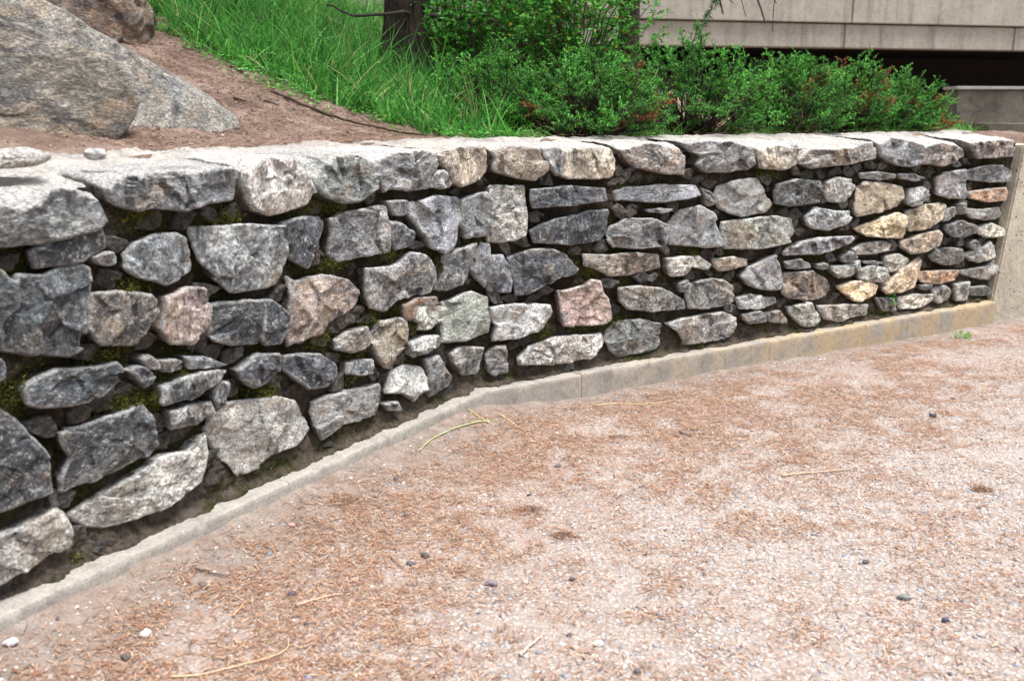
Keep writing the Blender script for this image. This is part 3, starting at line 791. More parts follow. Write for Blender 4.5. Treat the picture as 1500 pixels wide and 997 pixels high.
POLYS = []
def build_stones():
    rng = random.Random(4)
    items = []
    for i, (k, flat) in enumerate(FACE):
        P = poly_of(flat); POLYS.append(P)
        step = .0048 if P[:, 0].mean() < -.6 else (.006 if P[:, 0].mean() < 1.2 else .0085)
        V, Fl, area, c, at = stone_shape(P, rng.uniform(-.012, .003), 100 + i, step=step, bulge=rng.uniform(.6, 1.5))
        items.append((area / (2 + c[0] + 3) ** 2, V, Fl, tone(k, rng, c[0]), c, at))
    items.sort(key=lambda t: -t[0])
    for a, V, Fl, col, c, at in items[:99]:
        mesh_obj("stone", V - WO, Fl, STONE, wall, origin=V.mean(0) - WO, color=col, attr=at)
    # chips too small to show as separate stones, with the plain courses beyond the left edge of the picture
    V0, F0, n = [], [], 0
    rest = [(V, Fl, at) for _, V, Fl, _, _, at in items[99:]]
    x = -2.75
    r2 = random.Random(9)
    for row, (z0, z1) in enumerate([(.14, .36), (.38, .55), (.57, .80), (.82, 1.04)]):
        s = -2.60 - r2.uniform(0, .08)
        while s > S_START + .1:
            w = r2.uniform(.16, .36)
            j = lambda: r2.uniform(-.014, .014)
            P = [(s - w + j(), z0 + j()), (s - w / 2, z0 + j()), (s + j(), z0 + j()), (s + j(), (z0 + z1) / 2), (s + j(), z1 + j()), (s - w / 2, z1 + j()), (s - w + j(), z1 + j()), (s - w + j(), (z0 + z1) / 2)]
            V, Fl, _, _, at = stone_shape(P, r2.uniform(-.01, .005), 700 + int(-s * 100) + row, step=.012)
            rest.append((V, Fl, at)); s -= w + .03
    # wedging chips packed into the joints, biggest gaps first
    gr = np.random.default_rng(77)
    cs, cz = gr.uniform(-2.55, 4.08, 26000), gr.uniform(.135, 1.13, 26000)
    segs = []
    for P in POLYS + [poly_of(f) for _, f in CAPS]:
        Q = resample(P, .02); segs.append(Q)
    EP = np.concatenate(segs); dist = np.full(len(cs), 9.0)
    ins = np.zeros(len(cs), bool)
    for P in POLYS + [poly_of(f) for _, f in CAPS]: ins |= in_poly(P, cs, cz)
    cs, cz = cs[~ins], cz[~ins]
    dist = np.array([np.min((EP[:, 0] - a) ** 2 + (EP[:, 1] - b) ** 2) for a, b in zip(cs, cz)]) ** .5
    order = np.argsort(-dist); taken = []
    for j in order:
        if dist[j] < .010 or len(taken) > 230: break
        r = min(dist[j] * .95, .030)
        if any((cs[j] - a) ** 2 * .7 + (cz[j] - b) ** 2 < (r + rr_) ** 2 * .8 for a, b, rr_ in taken): continue
        taken.append((cs[j], cz[j], r))
    for j, (a, b, r) in enumerate(taken):
        kk = gr.integers(4, 7); an = np.sort(gr.uniform(0, 2 * np.pi, kk)) if False else np.arange(kk) * 2 * np.pi / kk + gr.uniform(-.6, .6, kk)
        rad_ = r * gr.uniform(.7, 1.35, kk); tw = gr.uniform(-.6, .6)
        X_, Y_ = np.cos(an) * rad_ * 1.6, np.sin(an) * rad_ * .85
        P = np.column_stack([a + X_ * math.cos(tw) - Y_ * math.sin(tw), b + X_ * math.sin(tw) + Y_ * math.cos(tw)])
        V, Fl, _, _, at = stone_shape(P, gr.uniform(-.062, -.034), 3000 + j, back=.09, step=.0045)
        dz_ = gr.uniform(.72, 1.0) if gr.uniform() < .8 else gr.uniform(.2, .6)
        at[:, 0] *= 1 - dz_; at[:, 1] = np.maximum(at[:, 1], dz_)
        rest.append((V, Fl, at))
    A0 = []
    for V, Fl, at in rest:
        A0.append(at); V0.append(V - WO); F0 += [[v + n for v in f] for f in Fl]; n += len(V)
    o = mesh_obj("stone_chips", np.concatenate(V0), F0, STONE, wall, color=(.20, .19, .18, .42), attr=np.concatenate(A0))
    tag(o, kind="stuff")
    for i, (k, flat) in enumerate(CAPS):
        P = poly_of(flat)
        V, Fl, area, c, at = stone_shape(P, .012, 500 + i, back=.46, cap=True, step=.0055 if P[:, 0].mean() < 1 else .008, bulge=.8)
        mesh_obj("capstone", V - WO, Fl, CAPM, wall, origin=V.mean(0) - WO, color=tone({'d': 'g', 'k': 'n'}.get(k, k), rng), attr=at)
    s = -2.48
    while s > S_START + .1:
        w = r2.uniform(.35, .55); j = lambda: r2.uniform(-.02, .02)
        P = [(s - w, 1.09 + j()), (s - w / 2, 1.07 + j()), (s, 1.09 + j()), (s + .0, 1.2 + j()), (s - w / 2, 1.23), (s - w, 1.2 + j())]
        V, Fl, _, _, at = stone_shape(P, .03, 600 + int(-s * 50), back=.46, cap=True, step=.012)
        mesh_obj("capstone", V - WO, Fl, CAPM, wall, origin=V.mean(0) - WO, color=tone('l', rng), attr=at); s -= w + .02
build_stones()

def build_mortar():
    sv = np.concatenate([np.arange(S_START, -2.6, .03), np.arange(-2.6, 1.2, .0062), np.arange(1.2, S_END + .19, .009)]); zv = np.concatenate([np.arange(-.2, .08, .04), np.arange(.085, 1.20, .0065)])
    S, Z = np.meshgrid(sv, zv)
    q = np.stack([S, Z, 0 * S], -1).reshape(-1, 3)
    h = -.062 + .020 * fbm(q * 9, 4, 71).reshape(S.shape) + (.010 * fbm(q * 34, 3, 72) + .007 * ridged(q * 70, 2, 75)).reshape(S.shape)
    h = h + .026 * sstep(.30, .14, Z) + (.030 + .03 * fbm(q * 13, 3, 74).reshape(S.shape)) * sstep(.150, .122, Z)                       # mortar fillet at the foot
    V = [wp(S, Z, h).reshape(-1, 3)]
    # bed under the caps, running back to the soil
    nv = np.linspace(-.07, -.5, 30)
    S2, N2 = np.meshgrid(sv, nv)
    q2 = np.stack([S2, N2, 0 * S2], -1).reshape(-1, 3)
    t = (N2 + .07) / (-.43)
    Z2 = 1.165 + (BACKZ - .060 - 1.165) * sstep(0, .35, t) + (.006 * fbm(q2 * 12, 4, 73)).reshape(S2.shape)
    Z2[0] = 1.185; Z2[-1] = BACKZ - .12
    V.append(wp(S2, Z2, N2).reshape(-1, 3))
    nu = len(sv)
    Fq = grid_faces(nu, len(zv) + len(nv))
    mesh_obj("mortar", np.concatenate(V) - WO, Fq, None, wall).data.materials.append(MORTAR)
build_mortar()

CAPMORT = mat_concrete("coping_mortar", (.36, .335, .305), stain=.9, scale=2)
def build_coping():
    sv = np.arange(S_START, S_END + .17, .012); nv = np.concatenate([[-.085], np.linspace(-.09, -.45, 30), [-.455]])
    S2, N2 = np.meshgrid(sv, nv)
    q2 = np.stack([S2, N2, 0 * S2], -1).reshape(-1, 3)
    t = (N2 + .085) / (-.37)
    Z2 = 1.192 + (BACKZ - 1.192 - .004) * sstep(-.15, .9, t) + (.013 * fbm(q2 * 7, 4, 83) + .012 * ridged(q2 * [5, 9, 1], 3, 85) + .006 * fbm(q2 * 45, 3, 84)).reshape(S2.shape) * (1 + .5 * sstep(-.7, -1.4, S2))
    Z2[0] = 1.12; Z2[-1] = 1.2
    mesh_obj("coping_mortar", wp(S2, Z2, N2).reshape(-1, 3) - WO, grid_faces(len(sv), len(nv)), CAPMORT, wall)
build_coping()

def build_footing():
    # cast strip in bays with hairline joints
    joints = [S_START, -3.4, -1.36, -.005, .56, 1.90, 3.16, S_END - .01]
    for a, b in zip(joints[:-1], joints[1:]):
        g = .0012
        sv = np.linspace(a + g, b - g, int((b - a) / .008) + 2)
        prof = [(-.10, -.1)] + [(.060, z) for z in np.linspace(-.15, .100, 16)] + [(.0598, .116), (.0575, .1195), (.0545, .1206)] + [(n, .121) for n in np.linspace(.042, -.03, 9)] + [(-.10, .11)]
        prof = np.array(prof)
        S, I = np.meshgrid(sv, np.arange(len(prof)))
        Nn, Z = prof[I, 0].copy(), prof[I, 1].copy()
        q = np.stack([S, Nn, Z], -1).reshape(-1, 3)
        off = .003 * fbm([[a * 3, 1, 2]], 1, 5)[0]
        chip = np.maximum(0, fbm(q * 14, 4, 91).reshape(S.shape) - .02) * sstep(.085, .12, Z)
        rough = .0016 * fbm(q * 60, 3, 92).reshape(S.shape)
        topr = (.004 * fbm(q * 30, 3, 93)).reshape(S.shape) * sstep(.10, .12, Z)
        Nn = Nn + rough - .011 * chip * (Nn > .03); Z = Z - .009 * chip + topr + off * sstep(0, .1, Z)
        V = wp(S, Z, Nn).reshape(-1, 3)
        Fl = grid_faces(len(sv), len(prof)).tolist()
        nu = len(sv); m = len(prof)
        Fl.append([i * nu for i in range(m)]); Fl.append([i * nu + nu - 1 for i in range(m)][::-1])
        o = mesh_obj("footing_bay", V - WO, Fl, KERB, wall)
build_footing()

# moss in the joints
MOSS = [(-0.94, 1.06), (-0.99, 0.85), (-0.64, 0.85), (-1.07, 0.59), (-0.76, 0.59), (-0.53, 0.6), (-1.15, 0.67), (-0.91, 0.88), (-1.88, 0.54), (-1.81, 0.55), (-1.98, 0.72), (-2.16, 0.13), (-2.18, 0.79), (-1.38, 0.44), (-0.86, 0.4), (-0.49, 0.51), (0.51, 0.68), (0.75, 0.35), (0.62, 0.34), (1.43, 0.14), (3.01, 0.16), (-1.82, 1.12), (-1.48, 1.06), (0.37, 0.33), (0.84, 0.33), (-1.12, 1.08), (-1.89, 0.88), (-2.27, 0.68), (-1.96, 0.54), (-1.72, 0.6), (-0.85, 0.52), (0.1, 0.98), (0.0, 0.82), (-0.28, 0.73), (1.88, 1.08), (1.35, 0.66), (0.66, 0.63)]
def blades(P, D, L, W, C, seg=3, droop=.0, rng=None):
    """ribbons from base points P along directions D"""
    n = len(P)
    side = np.cross(D, rng.normal(size=(n, 3))); side /= np.linalg.norm(side, axis=1)[:, None] + 1e-9
    rows = []
    for k in range(seg + 1):
        t = k / seg
        c = P + D * (L * t)[:, None]
        c[:, 2] -= droop * L * t * t if np.isscalar(droop) else droop * L * t * t
        w = (W * (1 - t) ** .6 if t < 1 else W * .04)[:, None] * .5
        rows += [c - side * w, c + side * w]
    V = np.stack(rows, 1).reshape(-1, 3)
    m = 2 * (seg + 1)
    q = np.array([[2 * k, 2 * k + 1, 2 * k + 3, 2 * k + 2] for k in range(seg)])
    Fc = (np.arange(n)[:, None, None] * m + q[None]).reshape(-1, 4)
    return V, Fc, np.repeat(C, m, 0)

def pal(rng, n, cols, weights, vary=.2):
    cols = np.array(cols); i = rng.choice(len(cols), n, p=np.array(weights) / sum(weights))
    return cols[i] * (1 + rng.uniform(-vary, vary, (n, 1)))

def build_moss():
    rng = np.random.default_rng(2)
    n = 90000
    s = rng.uniform(-2.6, 4.0, n); z = rng.uniform(.13, 1.16, n)
    w = .14 * (s < .2) * (fbm(np.column_stack([s, z, 0 * s]) * 5, 3, 77) > .12)
    for a, b in MOSS:
        w = np.maximum(w, np.exp(-((s - a) ** 2 / .0045 + (z - b) ** 2 / .0022)))
    k = rng.uniform(0, 1, n) < w
    s, z = s[k], z[k]
    # lots more points round the listed cushions
    ms = np.repeat(np.array(MOSS), 900, 0)
    s = np.concatenate([s, ms[:, 0] + rng.normal(0, .045, len(ms))]); z = np.concatenate([z, ms[:, 1] + rng.normal(0, .028, len(ms))])
    ins = np.zeros(len(s), bool)
    for P in POLYS:
        if P[:, 0].max() < s.min() - .1: continue
        ins |= in_poly(P, s, z)
    s, z = s[~ins], z[~ins]; n = len(s)
    cush = np.zeros(n)
    for a, b in MOSS: cush = np.maximum(cush, np.exp(-((s - a) ** 2 / .003 + (z - b) ** 2 / .0015)))
    q = np.column_stack([s, z, 0 * s])
    nn = -.044 + .030 * cush + .018 * fbm(q * 30, 2, 78)
    P = wp(s, z, nn)
    D = wp(s, z, nn + .01) - P; D /= np.linalg.norm(D, axis=1)[:, None]
    D = D + rng.normal(0, .6, (n, 3)) + [0, 0, .35]; D /= np.linalg.norm(D, axis=1)[:, None]
    C = pal(rng, n, [(.030, .034, .007), (.085, .095, .012), (.20, .21, .025), (.06, .042, .018)], [3, 4, 2.4, 1.2])
    V, Fc, CC = blades(P, D, rng.uniform(.005, .014, n), rng.uniform(.0015, .004, n), C, 1, 0, rng)
    o = mesh_obj("moss", V - WO, Fc, MOSSM, wall, attr=CC, smooth=False)
    tag(o, kind="stuff")
build_moss()

# ---------------------------------------------------------------- concrete pier at the wall's end
def rough_box(name, corners_fn, nu, nv, mat, parent=None, **k):
    pass

def block(name, p0, ex, ey, size, mat, parent=None, bevel=.012, seg=.03, seed=1, rough=.002, shear=0.0, **k):
    """box of size (lx, ly, lz) from corner p0 along unit dirs ex, ey, subdivided and slightly worn"""
    bm = bmesh.new()
    lx, ly, lz = size
    bmesh.ops.create_cube(bm, size=1.0)
    for v in bm.verts: v.co = Vector(((v.co.x + .5) * lx, (v.co.y + .5) * ly, (v.co.z + .5) * lz))
    bmesh.ops.bevel(bm, geom=bm.edges[:], offset=bevel, segments=2, affect='EDGES')
    for axis, L in ((0, lx), (1, ly), (2, lz)):
        nn = min(60, int(L / seg))
        for i in range(1, nn):
            co = [0, 0, 0]; co[axis] = L * i / nn; no = [0, 0, 0]; no[axis] = 1
            bmesh.ops.bisect_plane(bm, geom=bm.verts[:] + bm.edges[:] + bm.faces[:], plane_co=co, plane_no=no)
    V = np.array([v.co[:] for v in bm.verts]); Fl = [[v.index for v in f.verts] for f in bm.faces]
    bm.free()
    cen = np.array([lx, ly, lz]) / 2
    d = np.sign(V - cen) * (np.abs(V - cen) > cen * .93)
    V = V + d * (rough * fbm(V * 12 + seed, 4, seed) + rough * .4 * fbm(V * 50, 2, seed + 3))[:, None]
    V[:, 0] += shear * np.clip(V[:, 2] - .15, 0, 9) * (1 - V[:, 0] / lx)
    ex, ey = np.array([*ex, 0.0]), np.array([*ey, 0.0])
    W = np.asarray(p0) + V[:, :1] * ex + V[:, 1:2] * ey + V[:, 2:] * np.array([0, 0, 1.0])
    if parent is not None: W = W - np.array(parent.location)
    return mesh_obj(name, W, Fl, mat, parent, smooth=False, **k)

p = wp(S_END + .012, -.15, .012)
pier = block("concrete_pier", p, ER, -NR, (.62, .55, 1.33), PIER, seed=4, rough=.003, shear=.155)
tag(pier, "pitted tan concrete pier closing the right end of the stone wall", "pier")

# ---------------------------------------------------------------- low concrete wall and step behind, right
lw = empty("concrete_wall", (3.83, 8.45, 1.2))
tag(lw, "low dark stained concrete wall with a pale top, behind the wall's right end under the building", "concrete wall")
ang = R(3)
ex, ey = (math.cos(ang), math.sin(ang)), (-math.sin(ang), math.cos(ang))
block("wall_body", (3.83, 8.5, 1.1), ex, ey, (6.0, .22, .49), OLDC, lw, seed=7, rough=.004, seg=.08)
block("wall_coping", (3.82, 8.485, 1.592), ex, ey, (6.02, .25, .028), mat_concrete("pale_coping", (.42, .41, .38), stain=.4), lw, bevel=.006, seed=8, seg=.1)
block("wall_foot", (3.84, 8.44, 1.1), ex, ey, (5.9, .05, .30), OLDC, lw, seed=17, seg=.1)
st = block("concrete_step", (3.64, 7.5, 1.12), ex, ey, (5.5, .45, .197), OLDC, None, seed=9, rough=.004, seg=.08)
tag(st, "long grey concrete step in front of the low dark concrete wall", "step")

# ---------------------------------------------------------------- building
bl = empty("concrete_building", (6.15, 12, 1.2))
tag(bl, "pale board-marked concrete building with an overhanging two-band fascia above a dark recess", "building")
bd = np.array([4.65, 1.0]); bd /= np.linalg.norm(bd); bn = np.array([-bd[1], bd[0]])
B0 = np.array([6.15, 12.0])
def bpt(u, v, z): return (B0[0] + bd[0] * u + bn[0] * v, B0[1] + bd[1] * u + bn[1] * v, z)
lo, mid = 2.127, 2.40
for a, b in [(-13.0, -9.4), (-9.4, -5.9), (-5.9, -2.35), (-2.35, -.10), (-.10, 2.3), (2.3, 5.5)]:
    block("lower_fascia_panel", bpt(a + .006, .05, lo), bd, bn, (b - a - .012, .2, mid - lo - .012), FASCIA, bl, bevel=.008, seg=.15, seed=int(a * 10) + 200)
for a, b in [(-13.0, -9.3), (-9.3, -5.8), (-5.8, -2.30), (-2.30, 1.2), (1.2, 5.5)]:
    block("upper_fascia_panel", bpt(a + .005, 0, mid), bd, bn, (b - a - .010, .25, 1.5), FASCIA, bl, bevel=.008, seg=.15, seed=int(a * 10) + 300)
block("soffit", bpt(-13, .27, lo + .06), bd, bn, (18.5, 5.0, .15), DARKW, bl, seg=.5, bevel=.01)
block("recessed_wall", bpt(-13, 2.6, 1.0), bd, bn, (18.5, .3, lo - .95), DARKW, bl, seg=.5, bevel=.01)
block("roof_slab", bpt(-13, .26, 3.72), bd, bn, (18.5, 6.0, .2), FASCIA, bl, seg=.5, bevel=.01)

# ---------------------------------------------------------------- boulders
def hull_planes(pts):
    bm = bmesh.new()
    for q in pts: bm.verts.new(q)
    bmesh.ops.convex_hull(bm, input=bm.verts[:])
    bm.normal_update()
    c = np.mean(pts, 0)
    pl = []
    for f in bm.faces:
        nn = np.array(f.normal[:]); dd = nn @ (np.array(f.verts[0].co[:]) - c)
        if dd < 0: nn, dd = -nn, -dd
        if dd > 1e-4: pl.append((nn, dd))
    bm.free()
    return c, pl

def ico(sub):
    bm = bmesh.new(); bmesh.ops.create_icosphere(bm, subdivisions=sub, radius=1.0)
    V = np.array([v.co[:] for v in bm.verts]); Fl = np.array([[v.index for v in f.verts] for f in bm.faces]); bm.free()
    return V, Fl

def rock(pts, sub=6, seed=1, amp=.05, soft=26, ledge=.012):
    c, pl = hull_planes(pts)
    V, Fl = ico(sub)
    inv = np.array([np.maximum(V @ n, 1e-3) / d for n, d in pl])     # 1/r per plane
    size = 1 / np.max(inv, 0).mean()
    r = 1 / (np.sum(np.exp(soft * inv * size), 0).__pow__(1)) if False else 1 / (np.log(np.mean(np.exp(soft * (inv * size - (inv * size).max(0))), 0)) / soft + (inv * size).max(0)) * size
    P = V * r[:, None]
    W = P + c
    h = amp * fbm(W * 2.6, 3, seed) + amp * .55 * ridged(W * 6, 4, seed + 5) + amp * .16 * fbm(W * 24, 4, seed + 9)
    lay = (W[:, 2] * .9 + W[:, 0] * .45) * 7 + 1.4 * fbm(W * 2.5, 3, seed + 11)
    saw = lay - np.floor(lay)
    h = h + ledge * sstep(0, .2, saw) * (1 - saw)
    rg = np.random.default_rng(seed); ns = 34
    sx = rg.normal(0, 1, (ns, 3)); sx = sx / np.linalg.norm(sx, axis=1)[:, None]
    wv = V + .22 * np.column_stack([fbm(W * 3, 3, seed + k) for k in (21, 22, 23)])
    near = (wv @ sx.T).argmax(1)
    h = h + rg.normal(0, amp * .32, ns)[near]
    return W + V * h[:, None], Fl

bo = empty("boulder", (-1.8, 3.7, 1.27))
tag(bo, "huge grey boulder with a sloping pale ridge, on the bank at the left", "boulder")
BL = np.array(bo.location)
main_pts = [(-3.0, 3.6, 2.25), (-1.92, 3.8, 1.90), (-1.80, 4.0, 1.74), (-1.572, 4.15, 1.60), (-1.33, 4.25, 1.47), (-1.19, 4.17, 1.38),
            (-1.20, 3.98, 1.10), (-1.42, 3.72, 1.1), (-1.60, 3.62, 1.1), (-2.2, 3.3, 1.1), (-3.0, 2.9, 1.1), (-2.4, 4.6, 1.75), (-1.7, 4.6, 1.45), (-1.5, 4.7, 1.1), (-3.2, 4.6, 2.1), (-3.3, 4.6, 1.1), (-2.3, 3.55, 1.9), (-3.0, 3.2, 2.0)]
V, Fl = rock(main_pts, 7, 3, .015, 220)
mesh_obj("rock_body", V - BL, Fl, BOULDER, bo, color=(.215, .20, .175, .30))
slab_pts = [(-2.6, 2.95, 1.1), (-1.78, 3.22, 1.1), (-1.58, 3.46, 1.1), (-1.41, 3.68, 1.42), (-1.43, 3.68, 1.54), (-1.50, 3.68, 1.60), (-1.78, 3.50, 1.72), (-2.6, 3.2, 1.98), (-1.75, 3.9, 1.1), (-1.6, 3.9, 1.5), (-2.7, 3.8, 1.9), (-2.7, 3.8, 1.1)]
V, Fl = rock(slab_pts, 7, 8, .016, 220)
mesh_obj("front_slab", V - BL, Fl, BOULDER, bo, color=(.16, .14, .112, .42))
r2 = empty("rock", (-2.2, 5.4, 1.7))
tag(r2, "brown banded rock behind the huge boulder, at the top left corner of the bank", "rock")
RL = np.array(r2.location)
V, Fl = rock([(-3.1, 5.0, 2.5), (-2.3, 5.1, 2.18), (-2.13, 5.3, 2.12), (-2.05, 5.45, 2.0), (-2.03, 5.4, 1.82), (-2.06, 5.35, 1.6), (-2.4, 4.95, 1.5), (-3.1, 4.7, 1.6), (-3.0, 6.0, 2.4), (-2.2, 6.0, 2.0), (-2.2, 6.0, 1.6), (-3.1, 6.0, 1.6)], 6, 14, .045, 60, .03)
mesh_obj("rock_body", V - RL, Fl, BOULDER, r2, color=(.15, .10, .068, .5))
# ---------------------------------------------------------------- plants
def leaves(P, D, L, W, C, rng, fold=.25):
    """pointed oval leaves: 6 vertices, two folded halves"""
    n = len(P)
    D = D / (np.linalg.norm(D, axis=1)[:, None] + 1e-9)
    s = np.cross(D, rng.normal(0, .35, (n, 3)) + [0, 0, 1.0]); s /= np.linalg.norm(s, axis=1)[:, None] + 1e-9
    u = np.cross(s, D)
    L = np.broadcast_to(L, n)[:, None]; W = np.broadcast_to(W, n)[:, None]
    v = [P, P + D * L * .38 + s * W * .5 + u * W * fold, P + D * L * .72 + s * W * .38 + u * W * fold * .8, P + D * L,
         P + D * L * .72 - s * W * .38 + u * W * fold * .8, P + D * L * .38 - s * W * .5 + u * W * fold]
    V = np.stack(v, 1).reshape(-1, 3)
    q = np.array([[0, 1, 2, 3], [0, 3, 4, 5]])
    return V, (np.arange(n)[:, None, None] * 6 + q[None]).reshape(-1, 4), np.repeat(C, 6, 0)

def merge(parts):
    Vs, Fs, Cs, n = [], [], [], 0
    for V, Fc, C in parts:
        Vs.append(V); Fs.append(Fc + n); Cs.append(C); n += len(V)
    return np.concatenate(Vs), np.concatenate(Fs), np.concatenate(Cs)

def tubes(paths, radii, sides, C):
    """many equal-length tapered stems at once: paths (n,m,3), radii (n,m)"""
    n, m, _ = paths.shape
    T = np.gradient(paths, axis=1); T /= np.linalg.norm(T, axis=2)[..., None] + 1e-9
    a = np.cross(T, [.31, .17, .93]); a /= np.linalg.norm(a, axis=2)[..., None] + 1e-9
    b = np.cross(a, T)
    ang = np.arange(sides) * 2 * np.pi / sides
    V = paths[:, :, None] + radii[:, :, None, None] * (np.cos(ang)[None, None, :, None] * a[:, :, None] + np.sin(ang)[None, None, :, None] * b[:, :, None])
    f = grid_faces(sides, m, wrap=True)
    Fc = (np.arange(n)[:, None, None] * (m * sides) + f[None]).reshape(-1, 4)
    return V.reshape(-1, 3), Fc, np.repeat(C, m * sides, 0)

GREEN = [(.045, .17, .06), (0.079, 0.281, 0.043), (0.146, 0.451, 0.061), (0.268, 0.610, 0.110), (0.034, 0.146, 0.030)]

def juniper(x, y, rx, ry, h, seed, label, rust=.04):
    rng = np.random.default_rng(seed)
    z0 = float(bank_z(np.array([x]), np.array([y]))[0]) - .02
    root = empty("juniper_bush", (x, y, z0))
    tag(root, label, "juniper bush", "low junipers in a row behind the stone wall")
    o = np.array([x, y, z0])
    nt = int(88 * (rx * ry * 6) ** .5 + 40)
    az = rng.uniform(0, 2 * np.pi, nt); el = np.arcsin(rng.uniform(.10, 1, nt) ** .9)
    rr = rng.uniform(.70, 1.05, nt) * (1 + .18 * fbm(np.column_stack([np.cos(az) * 1.6, np.sin(az) * 1.6, el * 1.6 + seed]), 2, seed))
    tip = np.column_stack([np.cos(az) * np.cos(el) * rx * rr, np.sin(az) * np.cos(el) * ry * rr, np.sin(el) * h * rr + .03])
    m = 7; t = np.linspace(0, 1, m)[None, :, None]
    base = rng.normal(0, .05, (nt, 3)) * [1, 1, 0]
    wig = rng.normal(0, .018, (nt, m, 3)) * np.sin(np.pi * t)
    path = base[:, None] * (1 - t) + tip[:, None] * np.concatenate([t ** .9, t ** .9, t ** 1.25], 2) + wig
    rad = (np.linspace(.008, .0022, m)[None] * rng.uniform(.6, 1.3, (nt, 1)))
    C = pal(rng, nt, [(.055, .035, .025), (.10, .055, .035), (.03, .022, .018)], [3, 2, 2])
    sv = [tubes(path, rad, 4, C)]
    # sprays
    ns = 11
    dirb = path[:, -1] - path[:, -3]; dirb /= np.linalg.norm(dirb, axis=1)[:, None]
    a0 = np.repeat(path[:, -1], ns, 0); d0 = np.repeat(dirb, ns, 0)
    back = rng.uniform(0, 1, (nt * ns, 1))
    a0 = a0 - d0 * back * .13
    dd = d0 * rng.uniform(.4, 1.1, (nt * ns, 1)) + rng.normal(0, .85, (nt * ns, 3)) * [1.15, 1.15, .6] + [0, 0, .10]
    dd /= np.linalg.norm(dd, axis=1)[:, None]
    Ls = rng.uniform(.035, .09, nt * ns)
    tw = np.linspace(0, 1, 4)[None, :, None]
    tp = a0[:, None] + dd[:, None] * tw * Ls[:, None, None] + np.array([0, 0, -.012]) * tw ** 2
    kind = np.repeat(rng.uniform(0, 1, nt) < rust, ns)
    Ct = np.where(kind[:, None], np.array([.17, .06, .03]), np.array([.06, .11, .035]))
    sv.append(tubes(tp, np.full((nt * ns, 4), .0013), 3, Ct))
    k = 22
    tt = rng.uniform(.02, 1.05, (nt * ns, k))
    P = a0[:, None] + dd[:, None] * (tt * Ls[:, None])[..., None]
    D = dd[:, None] * .75 + rng.normal(0, .62, (nt * ns, k, 3))
    n = nt * ns * k
    brt = np.clip(.48 + 1.0 * np.repeat(rng.uniform(0, 1, nt), ns * k), 0, 1.6)
    Cn = pal(rng, n, GREEN, [3, 4, 4.5, 1.8, 2.5], .22) * brt[:, None]
    rk = np.repeat(kind, k); Cn[rk] = pal(rng, rk.sum(), [(.30, .10, .045), (.42, .19, .08), (.16, .10, .04)], [3, 2, 2])
    V, Fc, CC = leaves(P.reshape(-1, 3), D.reshape(-1, 3), rng.uniform(.010, .018, n), rng.uniform(.0045, .0072, n), Cn, rng)
    mesh_obj("foliage", V, Fc, LEAFM, root, attr=CC, smooth=False)
    V, Fc, CC = merge(sv)
    mesh_obj("stems", V, Fc, STEMM, root, attr=CC)

juniper(-.12, 5.72, .42, .35, .50, 11, "small dark juniper at the left end of the juniper row, beside the tall grass", .02)
juniper(.42, 5.50, .52, .36, .50, 12, "second juniper from the left, in front of the tall leafy bush", .03)
juniper(1.10, 6.02, .56, .42, .60, 13, "widest juniper, in the middle of the row below the hanging dead twigs", .05)
juniper(1.78, 6.40, .46, .38, .54, 14, "upright juniper just right of the widest one, under the lower fascia", .05)
juniper(2.32, 6.80, .44, .36, .50, 15, "second juniper from the right, with rusty brown shoots on its right side", .12)
juniper(2.80, 7.05, .37, .36, .43, 16, "lowest juniper at the right end of the row, next to the low concrete wall", .10)

